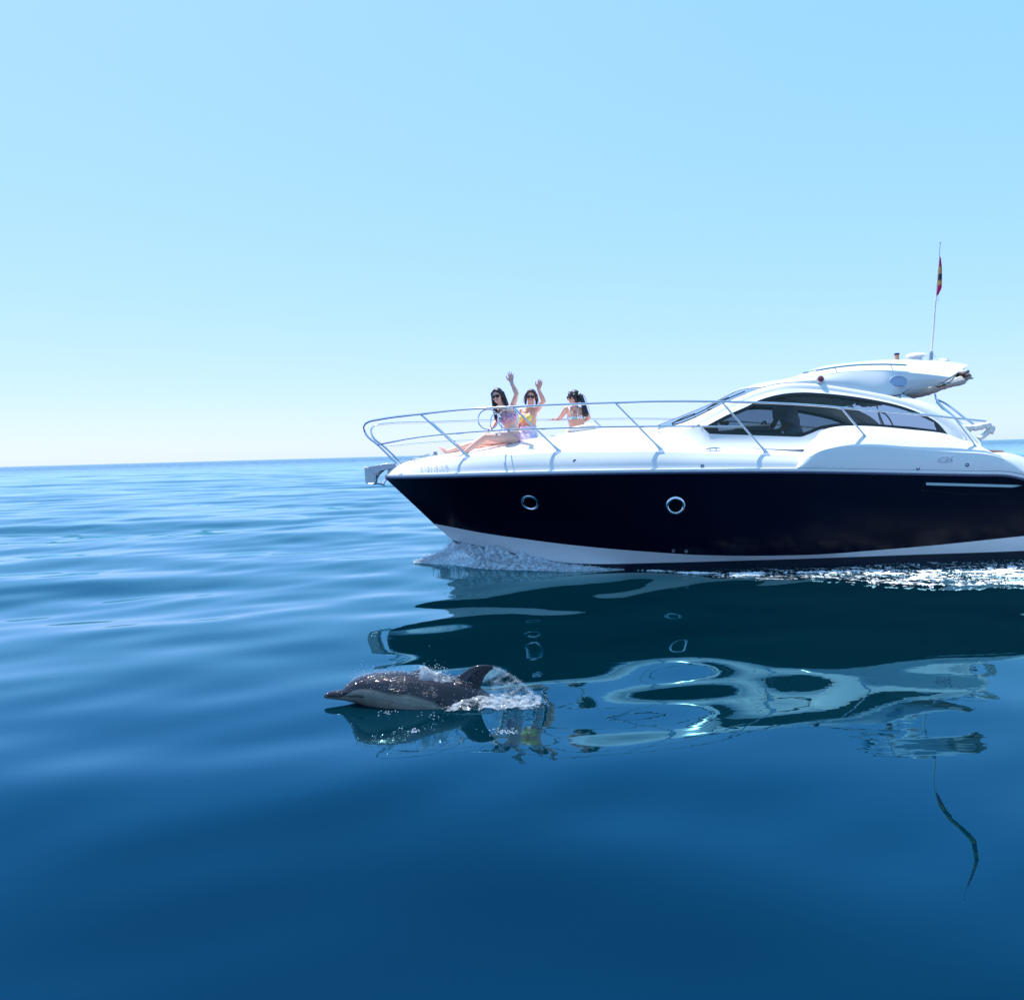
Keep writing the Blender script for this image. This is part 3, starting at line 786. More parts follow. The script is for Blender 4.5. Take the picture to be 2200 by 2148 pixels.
# two hoops (fender holders) clamped on the port mid rail, one turned edge-on behind
for k, (p, tilt) in enumerate(((CV['ring'][0], 0.06), (CV['ring'][1], -0.05), (CV['ring'][1] + np.array([-0.17, 0.12, -0.05]), 1.0))):
    a = np.linspace(0, 2 * math.pi, 41)
    rr_ = 0.142
    ring = np.stack([p[0] + rr_ * np.cos(a) * math.cos(tilt), p[1] + 0.02 + rr_ * np.cos(a) * math.sin(tilt), p[2] + rr_ * np.sin(a)], 1)
    h = MB().tube(ring, 0.0085, 8, cap=False).build('fender_hoop', 'stainless', yacht)
    MB().tube([ring[30] + np.array([0, 0, 0.008]), ring[30] + np.array([0, 0, -0.045])], 0.014, 8).build('clamp', 'stainless_dull', h)

# ---- anchor on its roller
an = CV['anchor']
pl = [(a[0], a[2]) for a in an]
rol = MB()
for y in (-0.065, 0.055):
    rol.prism([pl[9], pl[8], (pl[7][0] + 0.25, pl[7][1] + 0.02), (pl[7][0] + 0.25, pl[7][1] - 0.05), pl[6], pl[5], pl[4], (pl[4][0] - 0.05, pl[4][1] + 0.0), (pl[9][0] + 0.02, pl[9][1] - 0.05)], y, y + 0.012)
rol.box(((pl[7][0] + pl[5][0]) / 2 + 0.1, 0, pl[6][1] + 0.0), (0.5, 0.11, 0.012))
rol.build('bow_roller', 'stainless_dull', yacht, smooth=25, bevel=0.003)
anc = MB()
A0, A1, A2, A3, A4 = pl[0], pl[1], pl[2], pl[3], pl[4]
for s in (-1, 1):                                             # two folded flukes meeting in a point
    anc.add([(A0[0], 0, A0[1]), (A1[0], s * 0.05, A1[1]), (A2[0], s * 0.12, A2[1]), (A3[0], s * 0.10, A3[1]), (A4[0] - 0.02, s * 0.04, A4[1]), (A0[0] + 0.10, s * 0.025, A0[1] - 0.02),
             (A0[0] + 0.02, 0, A0[1]), (A1[0] + 0.02, s * 0.035, A1[1] + 0.01), (A2[0], s * 0.10, A2[1] + 0.012), (A3[0], s * 0.08, A3[1] + 0.012), (A4[0] - 0.02, s * 0.025, A4[1]), (A0[0] + 0.11, s * 0.01, A0[1] - 0.02)],
            [(0, 1, 2, 3, 4, 5), (11, 10, 9, 8, 7, 6), (0, 6, 7, 1), (1, 7, 8, 2), (2, 8, 9, 3), (3, 9, 10, 4), (4, 10, 11, 5), (5, 11, 6, 0)])
ank = anc.build('anchor', 'stainless_dull', yacht, smooth=20, bevel=0.004)
MB().tube(smooth_curve([(A2[0] + 0.02, 0, A2[1] + 0.01), (A3[0] + 0.02, 0, A3[1] + 0.0), (an[10][0], 0, an[10][2])], 10), np.linspace(0.022, 0.01, 10), 8).build('anchor_tip', 'stainless', ank)
MB().tube(smooth_curve([(A3[0] - 0.02, 0, A3[1] + 0.03), (A4[0] + 0.03, 0, A4[1] + 0.01), (pl[6][0], 0, pl[6][1] + 0.03), (-1.6, 0, 1.56)], 16), 0.018, 8).build('shank', 'stainless_dull', ank)
MB().box((an[10][0] - 0.02, 0, 1.27), (0.05, 0.10, 0.10), np.array(Matrix.Rotation(0.6, 3, 'Y'))).build('stem_plate', 'stainless', yacht, bevel=0.006)
wl = MB().lathe([(0.0, 0.045), (0.030, 0.045), (0.034, 0.03), (0.024, 0.02), (0.04, 0.005), (0.05, -0.02)], (-1.16, 0.0, 1.655)).build('windlass', 'stainless_dull', yacht)
MB().tube([(-1.55, 0, 1.585), (-1.25, 0, 1.665)], 0.012, 6).build('anchor_chain', 'stainless_dull', yacht)
def cleat(p, ln, z):
    c = MB(); c.tube(smooth_curve([(p[0] - ln / 2, p[1], z + 0.042), (p[0], p[1], z + 0.05), (p[0] + ln / 2, p[1], z + 0.042)], 9), [0.004, .008, .01, .01, .01, .01, .01, .008, .004], 8)
    for s in (-0.2, 0.2): c.tube([(p[0] + s * ln * 0.8, p[1], z - 0.01), (p[0] + s * ln, p[1], z + 0.045)], 0.008, 8)
    c.build('cleat', 'stainless', yacht)
for s in (-1, 1):
    p = MI['cleat'][0] * np.array([1, -s, 1]); cleat(p, 0.22, p[2] - 0.055)
    cleat((-1.42, s * 0.26, 0), 0.18, deck_z(-1.42, 0.26))

# ---- hull fittings
for k, (p, s) in enumerate([(q, s) for q in MI['port'] for s in (1, -1)]):
    c, n = side_y(p[0], p[2]); Y = np.array([1, s, 1])
    M = frame_from(n * Y); c = c * Y
    rim = MB().lathe([(0.092, -0.02), (0.094, 0.006), (0.104, 0.014), (0.118, 0.012), (0.128, 0.004), (0.130, -0.02)], c, M, 36).build('porthole', 'stainless', yacht)
    MB().lathe([(0.0, 0.003), (0.093, 0.003)], c, M, 32).build('porthole_glass', 'porthole_glass', rim)
    MB().lathe([(0.0, -0.10), (0.093, -0.10), (0.093, 0.0)], c, M, 24).build('porthole_tunnel', 'dash_grey', rim)
for p in MI['drain']:
    c, n = side_y(p[0], p[2]); M = frame_from(n)
    MB().lathe([(0.010, 0.002), (0.014, 0.006), (0.022, 0.006), (0.026, -0.002)], c, M, 18).build('drain_outlet', 'stainless_dull', yacht)
for k, p in enumerate(MI['fit']):
    bulged = p[0] > 4.2
    y = -1.735 if bulged else None
    if y is None:
        a = by_x(sheer, [p[0]])[0]; b = by_x(knk, [p[0]])[0]; t = (p[2] - a[2]) / (b[2] - a[2]); y = a[1] * (1 - t) + b[1] * t - 0.015
    c = np.array([p[0], y - 0.002, p[2]]); M = frame_from((0, -1, 0.12))
    o = MB().lathe([(0.0, 0.006), (0.012, 0.006), (0.014, 0.012), (0.026, 0.010), (0.030, -0.004)], c, M, 18).build('filler_cap', 'fitting_blue', yacht)
# recessed hull vent with its bright blade
sl = MI['slot'];
v0 = side_y(5.55, 1.0)[0][1]
vent = MB()
xsv = np.linspace(sl[0][0] + 0.02, sl[1][0], 20)
tA = np.array([side_y(x, np.interp(x, sl[:2, 0], sl[:2, 2]))[0] for x in xsv]) + np.array([0, -0.006, 0])
bA = tA.copy(); hgt = 0.035 * np.ones(20); hgt[-3:] = [0.035, 0.02, 0.004]; bA[:, 2] -= hgt; bA[:, 1] -= 0.012
vent.grid(np.array([tA, bA, bA + np.array([0, 0.03, 0.0])]))
vo = vent.build('hull_vent', 'stainless_dull', yacht)
lowp = np.array([side_y(x, z)[0] for x, z in zip(np.linspace(sl[0][0] - 0.03, sl[1][0] - 0.05, 14), [0.95, 0.925, 0.92, 0.905, 0.89, 0.88, 0.875, 0.885, 0.875, 0.865, 0.862, 0.87, 0.90, 0.94])]) + np.array([0, -0.004, 0])
vo2 = MB().tube(smooth_curve(np.vstack([tA[0] + np.array([-0.03, 0, 0.0]), lowp, tA[-1]]), 50), 0.008, 6).build('vent_lip', 'navy_paint', vo)

# ---- lettering
def lettering(name, text, origin, xdir, updir, size, mat, extrude=0.0012, shear=0.0, spacing=1.0, off=0.0):
    cu = bpy.data.curves.new(name, 'FONT'); cu.body = text; cu.size = size; cu.extrude = extrude; cu.shear = shear; cu.space_character = spacing
    cu.resolution_u = 3
    tmp = bpy.data.objects.new('tmp', cu); COL.objects.link(tmp)
    dg = bpy.context.evaluated_depsgraph_get()
    me = bpy.data.meshes.new_from_object(tmp.evaluated_get(dg)); me.name = name
    bpy.data.objects.remove(tmp)
    x = Vector(xdir).normalized(); n = x.cross(Vector(updir)).normalized(); y = n.cross(x)
    M = Matrix((x, y, n)).transposed().to_4x4(); M.translation = Vector(origin) + n * off
    me.transform(M); me.materials.clear(); me.materials.append(MATS[mat])
    return link(bpy.data.objects.new(name, me), yacht)
def band_point(x, t):
    """point of the foredeck side band, t from rub rail (0) to shoulder (1)"""
    a = by_x(sheer, [x])[0] + np.array([0, 0, 0.07]); b = by_x(knk, [x])[0]
    p = a * (1 - t) + b * t; p[1] -= 0.02 * math.sin(math.pi * t); return p
def band_text(name, text, x0, x1, t0, t1, size, mat, sgn=1):
    """letters placed one by one along the curved band"""
    n = len(text); adv = np.array([0.5 if c in '-1ª' else (0.35 if c == ' ' else 1.0) for c in text]); pos = (np.cumsum(adv) - adv) / adv.sum()
    root = None; allv = MB()
    for c, q in zip(text, pos):
        if c == ' ': continue
        x = x0 + (x1 - x0) * q; t = t0 + (t1 - t0) * q
        p = band_point(x, t); px = band_point(x + 0.03, t) - p; pt = band_point(x, t + 0.1) - p
        o = lettering('letter', c, p, px, pt, size, mat, shear=0.15, off=0.012)
        if root is None: root = o; o.name = name
        else:
            o.parent = root
band_text('registration_lettering', '6ª AL-2-1-12', MI['reg'][0][0], MI['reg'][1][0], 0.42, 0.42, 0.060, 'letter_grey')
c35 = MI['c35']
lettering('model_lettering', 'C35', (c35[0][0], -1.757, c35[0][2] + 0.002), (1, 0.0, -0.03), (0, 0.05, 1), 0.118, 'badge_grey', extrude=0.004, shear=0.25, spacing=1.0)

# ---- roof fittings
la = MI['lamp'][0]
def unit_(v): return v / np.linalg.norm(v)
def on_arch(x, z): 
    a = by_x(arch, [x])[0]; l_ = by_x(low, [x])[0]; t = (z - l_[2]) / (a[2] - l_[2]); p = l_ * (1 - t) + a * t; p[1] -= 0.02 * math.sin(math.pi * t); return p
for s in (1, -1):
    p = on_arch(la[0], la[2]) * np.array([1, s, 1])
    o = MB().lathe([(0.0, 0.05), (0.05, 0.045), (0.062, 0.02), (0.062, -0.02)], p, frame_from((0, -s, 0.2)), 20).build('navigation_light', 'gelcoat', yacht)
    MB().ball(p + np.array([0, -s * 0.05, 0.005]), (0.045, 0.035, 0.045), 16, 10).build('lamp_lens', 'lamp_red', o)
    ov = MI['oval'][0]; p0 = on_arch(ov[0], ov[2]); nb = np.cross(on_arch(ov[0] + .05, ov[2]) - p0, on_arch(ov[0], ov[2] + .03) - p0); nb = -nb if nb[1] > 0 else nb
    nb = unit_(nb); p = (p0 + nb * 0.006) * np.array([1, s, 1])
    M = frame_from(nb * np.array([1, s, 1])); E_ = M @ np.diag([1.85, 1.0, 1.0])
    o = MB().lathe([(0.0, 0.004), (0.062, 0.004), (0.066, 0.012), (0.074, 0.010), (0.076, -0.01)], p, E_, 36).build('oval_badge', 'oval_blue', yacht)
    for q in (-0.07, 0.07):
        MB().tube([p + np.array([q * 0.9, -s * 0.008, -0.06]), p + np.array([q * 1.25, -s * 0.008, -0.095])], 0.011, 6).build('badge_foot', 'oval_blue', o)
    hr = smooth_curve(CV['handrail'], 40) * np.array([1, s, 1])
    h = MB().tube(hr, 0.014, 8).build('roof_handrail', 'stainless', ht)
    for i in (12, 33):
        MB().tube([hr[i], hr[i] + np.array([0.03, s * -0.01, -0.09])], 0.008, 6).build('handrail_post', 'stainless', h)
po = MI['post']
o = MB().lathe([(0.034, -0.05), (0.032, 0.075)], po[0], n=16).build('steaming_light', 'copper_lamp', ht)
MB().lathe([(0.0, 0.10), (0.037, 0.098), (0.038, 0.07), (0.0, 0.07)], po[0], n=16).build('light_cap', 'dark_cap', o)
dm = MI['dome']
o = MB().lathe([(0.085, -0.06), (0.08, 0.03), (0.15, 0.045), (0.16, 0.06), (0.14, 0.085), (0.08, 0.10), (0.0, 0.105)], dm[0], n=28).build('satellite_dome', 'gelcoat', ht)
whp = MI['whip']
o = MB().tube([whp[0], whp[0] + (whp[1] - whp[0]) * 0.08], [0.03, 0.024], 10).build('aerial_base', 'stainless_dull', ht)
a = whp[0] + (whp[1] - whp[0]) * 0.07
MB().tube([a, whp[1]], [0.015, 0.009], 8).build('aerial_mast', 'canvas_white', o)
MB().tube([whp[1] - np.array([0, 0, 0.01]), whp[2]], [0.0055, 0.004], 6).ball(whp[2], (0.011, 0.011, 0.013), 8, 6).build('aerial_tip', 'stainless_dull', o)
MB().tube(smooth_curve([whp[0] + np.array([-0.08, 0.02, -0.02]), whp[0] + np.array([-0.03, 0, 0.12]), whp[0] + np.array([0.06, 0, 0.06]), whp[0] + np.array([0.1, 0, -0.02])], 16), 0.006, 6).build('aerial_cable', 'canvas_white', o)
MB().ball((whp[0][0] + 0.16, 0, whp[0][2] - 0.02), (0.10, 0.16, 0.05), 16, 8).build('roof_fairing', 'gelcoat', ht)

# folded canvas under the hardtop, its struts, and the folded awning bag aft
aw = CV['awn']; outl = smooth_curve(np.vstack([aw, aw[:1]]), 60)[:-1]
cv = MB(); rows = []
cen = outl.mean(0)
for yy, k in zip(np.linspace(-0.97, 0.97, 21), np.concatenate([[0.15, 0.8], np.ones(17), [0.8, 0.15]])):
    q = cen + (outl - cen) * k; q[:, 1] = yy
    q[:, 2] += 0.012 * np.sin(np.arange(len(q)) * 1.7 + yy * 9) * k
    rows.append(q)
cv.grid(np.array(rows), close=True)
cvo = cv.build('canvas_roof', 'canvas', yacht, smooth=60)
fo = CV['fold']
for k in range(6):                                             # crumpled folds of the rolled canvas end; brown ones colour in dark gaps
    t_ = k / 5; q0 = fo[0] * (1 - t_) + fo[1] * t_
    pth = np.array([q0 + np.array([0.010 * math.sin(yy * 17 + k) - 0.03, yy - q0[1], 0.010 * math.cos(yy * 23 + k * 2)]) for yy in np.linspace(-0.92, 0.92, 24)])
    MB().tube(pth, np.array([0.012, 0.022] + [0.027 + 0.006 * math.sin(k * 1.7)] * 20 + [0.022, 0.012]), 8).build('canvas_fold', 'leather_brown' if k in (2, 4) else 'canvas', cvo)
for s in (1, -1):
    Y = np.array([1, s, 1])
    MB().tube(smooth_curve(outl[:22] * np.array([1, 0, 1]) + np.array([0, -0.955 * s, -0.012]), 30), 0.012, 6).build('canvas_bow', 'stainless_dull', cvo)
    fr = CV['frame'] * Y
    for pts in ((fr[0], fr[1], fr[2], fr[3]), (fr[1], fr[4], fr[5], fr[6], fr[7]), (fr[1] + np.array([0.0, 0, -0.03]), fr[2] + np.array([-0.03, 0, -0.02]), fr[3] + np.array([-0.06, 0, 0.0]))):
        MB().tube(smooth_curve(pts, 24), 0.0145, 8).build('canvas_strut', 'stainless', yacht)
    cb = CV['canv'] * Y
    bag = MB(); pth = smooth_curve(cb[:5], 30)
    rad = 0.040 + 0.005 * np.sin(np.arange(30) * 1.3) + np.linspace(0, 0.012, 30)
    bag.tube(pth, rad, 12); bag.tube(smooth_curve([cb[3], cb[4] + np.array([-0.05, 0, -0.01]), cb[5]], 14), 0.036 + 0.003 * np.sin(np.arange(14) * 2.0), 10)
    bag.build('awning_bag', 'canvas_white', yacht, smooth=70)

# sun pad head cushion on the foredeck, hatch line
cu = MB()
P0 = to_boat((0.86, 12.7, 1.97)); 
for (xa, xb, ya, yb) in ((0.86, 1.30, -0.30, 0.45),):
    rows = []
    for yy in np.linspace(ya, yb, 9):
        k = 1.0 if abs(yy - (ya + yb) / 2) < 0.35 else 0.7
        r = []
        for t in np.linspace(0, 2 * math.pi, 20, endpoint=False):
            ex_ = 0.5 * (xb - xa) * np.sign(math.cos(t)) * abs(math.cos(t)) ** 0.5 * (0.96 + 0.04 * k); zz = 0.038 * np.sign(math.sin(t)) * abs(math.sin(t)) ** 0.6 * k
            xx = (xa + xb) / 2 + ex_
            r.append((xx, yy, deck_z(xx, yy) + 0.035 + zz * (1 + 0.6 * (xx - xa) / (xb - xa))))
        rows.append(r)
    rows = [[np.mean(rows[0], 0)] * 20] + rows + [[np.mean(rows[-1], 0)] * 20]
    cu.grid(np.array(rows), close=True)
cu.build('head_cushion', 'cushion', yacht, smooth=60)
# ---- cabin interior seen through the tinted panes
MB().box((4.6, 0, 0.86), (3.6, 2.5, 0.04)).build('cabin_floor', 'canvas_white', yacht)
dsh = MB()
dsh.prism([(2.65, 1.2), (2.65, 1.74), (2.85, 1.84), (3.3, 1.87), (3.8, 1.85), (3.95, 1.6), (3.95, 0.9), (2.65, 0.9)], -1.08, 1.08)
dsh.build('dashboard', 'dash_dark', yacht, bevel=0.02)
MB().box((3.45, -0.9, 1.885), (0.44, 0.30, 0.07)).build('instrument_cowl', 'dash_grey', yacht, bevel=0.03)
hm = MB().ball((3.02, -0.98, 1.965), (0.052, 0.03, 0.036), 14, 10).build('beige_lamp_shell', 'beige_plastic', yacht)
MB().ball((3.07, -0.965, 1.96), (0.05, 0.028, 0.034), 14, 10).build('lamp_shell_back', 'leather_brown', hm)
st_ = MB(); th = np.linspace(0, 2 * math.pi, 33)
whl = np.stack([3.92 + 0.05 * np.sin(th), 0.2 + 0.19 * np.cos(th), 1.86 + 0.18 * np.sin(th)], 1)
st_.tube(whl, 0.014, 8, cap=False); st_.tube([(3.8, 0.2, 1.75), (3.92, 0.2, 1.86)], 0.02, 8)
for q in (0, 11, 22): st_.tube([(3.92, 0.2, 1.86), whl[q]], 0.01, 6)
st_.build('steering_wheel', 'dash_dark', yacht)
for y in (0.2,):
    s_ = MB(); s_.box((4.75, y, 1.38), (0.55, 0.6, 0.14)); s_.box((5.02, y, 1.62), (0.14, 0.58, 0.5), np.array(Matrix.Rotation(0.15, 3, 'Y'))); s_.box((4.78, y, 1.1), (0.3, 0.3, 0.5))
    s_.build('helm_seat', 'cushion', yacht, bevel=0.04)

# ------------------------------------------------------------------ sculpting helpers (one continuous skin from overlapping volumes)
def mesh_arrays(me):
    V = np.empty(len(me.vertices) * 3); me.vertices.foreach_get('co', V)
    N = np.empty(len(me.vertices) * 3); me.vertices.foreach_get('normal', N)
    return V.reshape(-1, 3), N.reshape(-1, 3)
def remesh(mb, voxel, smooth=3):
    me = mb.mesh('tmp'); o = bpy.data.objects.new('tmp', me); COL.objects.link(o)
    bm = bmesh.new(); bm.from_mesh(me); bmesh.ops.recalc_face_normals(bm, faces=bm.faces); bm.to_mesh(me); bm.free()
    md = o.modifiers.new('r', 'REMESH'); md.mode = 'VOXEL'; md.voxel_size = voxel; md.adaptivity = 0
    dg = bpy.context.evaluated_depsgraph_get()
    m2 = bpy.data.meshes.new_from_object(o.evaluated_get(dg))
    bpy.data.objects.remove(o)
    V, _ = mesh_arrays(m2)
    E = np.empty(len(m2.edges) * 2, dtype=np.int32); m2.edges.foreach_get('vertices', E); E = E.reshape(-1, 2)
    deg = np.bincount(E.ravel(), minlength=len(V))[:, None]
    for k in range(smooth):
        for lam in (0.55, -0.5):
            S = np.zeros_like(V)
            for c in range(3):
                S[:, c] = np.bincount(E[:, 0], V[E[:, 1], c], len(V)) + np.bincount(E[:, 1], V[E[:, 0], c], len(V))
            V = V + lam * (S / np.maximum(deg, 1) - V)
    m2.vertices.foreach_set('co', V.ravel()); m2.update()
    m2.shade_smooth()
    return m2
def capsule(mb, a, ra, b, rb, n=12):
    a = np.asarray(a, float); b = np.asarray(b, float); d = b - a; L = np.linalg.norm(d); d = d / (L + 1e-9)
    P = []; R = []
    for t in np.linspace(0, math.pi / 2, 5)[:-1]: P.append(a - d * ra * math.cos(t)); R.append(max(ra * math.sin(t), 1e-4))
    for t in np.linspace(0, 1, 5): P.append(a + (b - a) * t); R.append(ra + (rb - ra) * t)
    for t in np.linspace(math.pi / 2, 0, 5)[1:]: P.append(b + d * rb * math.cos(t)); R.append(max(rb * math.sin(t), 1e-4))
    mb.tube(np.array(P), R, n)
def seg_dist(V, a, b):
    a = np.asarray(a); b = np.asarray(b); d = b - a
    t = np.clip(((V - a) @ d) / (d @ d + 1e-12), 0, 1)
    return np.linalg.norm(V - (a + t[:, None] * d), axis=1), t
def unit(v): v = np.asarray(v, float); return v / (np.linalg.norm(v) + 1e-12)

pmat('skin_fair', (0.92, 0.51, 0.39), 0.42, noise=(14, 0.08))
pmat('skin_tan', (0.76, 0.38, 0.27), 0.42, noise=(14, 0.08))
pmat('skin_brown', (0.62, 0.31, 0.23), 0.42, noise=(14, 0.08))
pmat('hair_black', (0.010, 0.008, 0.010), 0.35, noise=(40, 0.5), bump=(90, 0.6, 0.01))
pmat('hair_brown', (0.035, 0.018, 0.012), 0.38, noise=(40, 0.5), bump=(90, 0.6, 0.01))
pmat('lens_black', (0.006, 0.006, 0.008), 0.08, coat=0.5)
pmat('teeth', (0.75, 0.72, 0.68), 0.3)
pmat('lips', (0.36, 0.11, 0.09), 0.4)
pmat('bracelet', (0.75, 0.72, 0.68), 0.35)
pmat('yellow_cloth', (0.85, 0.68, 0.16), 0.7, noise=(20, 0.1))
pmat('lilac_cloth', (0.72, 0.66, 0.86), 0.75, noise=(6, 0.2))
pmat('white_shirt', (0.82, 0.78, 0.84), 0.8, noise=(8, 0.06))
pmat('red_shorts', (0.28, 0.05, 0.06), 0.8, noise=(8, 0.1))
pmat('nail_dark', (0.16, 0.05, 0.06), 0.35)
def print_mat(name, cols, scale):
    m = pmat(name, cols[0], 0.75)
    n, l = nodes_of(m); b = n['Principled BSDF']
    tc = n.new('ShaderNodeTexCoord'); vo = n.new('ShaderNodeTexVoronoi'); vo.inputs['Scale'].default_value = scale
    l.new(tc.outputs['Object'], vo.inputs['Vector'])
    rp = n.new('ShaderNodeValToRGB'); rp.color_ramp.interpolation = 'CONSTANT'
    e = rp.color_ramp.elements
    while len(e) < len(cols): e.new(0.5)
    for i, c in enumerate(cols): e[i].position = i / len(cols); e[i].color = (*c, 1)
    sp = n.new('ShaderNodeSeparateColor'); l.new(vo.outputs['Color'], sp.inputs[0]); l.new(sp.outputs[0], rp.inputs[0])
    l.new(rp.outputs[0], b.inputs['Base Color'])
print_mat('pink_print', [(0.72, 0.32, 0.42), (0.78, 0.40, 0.48), (0.35, 0.16, 0.38), (0.74, 0.52, 0.60)], 60)
print_mat('floral_print', [(0.75, 0.72, 0.76), (0.20, 0.45, 0.47), (0.05, 0.06, 0.16), (0.78, 0.70, 0.74), (0.45, 0.60, 0.62)], 45)

def garment(name, body, V, N, mask, off, mat, parent, folds=0.0):
    P = np.empty(len(body.polygons) * 4, dtype=np.int32)
    F = [tuple(p.vertices) for p in body.polygons]
    keep = [f for f in F if all(mask[i] for i in f)]
    if not keep: return None
    ids = np.unique(np.concatenate([np.array(f) for f in keep])); mp = -np.ones(len(V), dtype=int); mp[ids] = np.arange(len(ids))
    d = off + (folds * np.sin(V[ids, 0] * 70 + V[ids, 2] * 55 + 3 * np.sin(V[ids, 1] * 40)) if folds else 0)
    W = V[ids] + N[ids] * (d[:, None] if folds else d)
    mb = MB(); mb.add(W, [tuple(mp[i] for i in f) for f in keep])
    return mb.build(name, mat, parent, smooth=0, fix=False)

def make_hand(mb, w, h, palm_n, thumb_side, curl=0.1, spread=0.12, size=1.0):
    """w wrist, h fingertips' direction, palm_n out of the palm, thumb_side unit vector towards the thumb"""
    w = np.asarray(w, float); d = unit(np.asarray(h, float) - w); pn = unit(palm_n - d * np.dot(palm_n, d)); ts = unit(np.cross(pn, d))
    if np.dot(ts, thumb_side) < 0: ts = -ts
    s = size
    base = [(0.030, 0.078), (0.010, 0.083), (-0.010, 0.080), (-0.029, 0.072)]
    lens = [0.068, 0.076, 0.071, 0.055]
    for (o, l0), ln, k in zip(base, lens, range(4)):
        kn = w + (ts * o + d * l0) * s
        capsule(mb, w + (ts * o * 0.55 + d * 0.012) * s, 0.0145 * s, kn, 0.0115 * s, 8)
        fd = unit(d + ts * spread * (o / 0.03))
        p = kn
        for q, fr in enumerate((0.42, 0.32, 0.26)):
            fd = unit(fd + pn * curl * (q + 0.6))
            nx = p + fd * ln * fr * s
            capsule(mb, p, (0.0095 - 0.001 * q) * s, nx, (0.0088 - 0.001 * q) * s, 8); p = nx
    t0 = w + (ts * 0.018 + d * 0.022) * s; t1 = t0 + (ts * 0.030 + d * 0.028 + pn * 0.012) * s; t2 = t1 + (ts * 0.013 + d * 0.030 + pn * 0.006) * s; t3 = t2 + (ts * 0.003 + d * 0.024) * s
    capsule(mb, t0, 0.0145 * s, t1, 0.012 * s, 8); capsule(mb, t1, 0.0115 * s, t2, 0.0100 * s, 8); capsule(mb, t2, 0.0098 * s, t3, 0.008 * s, 8)

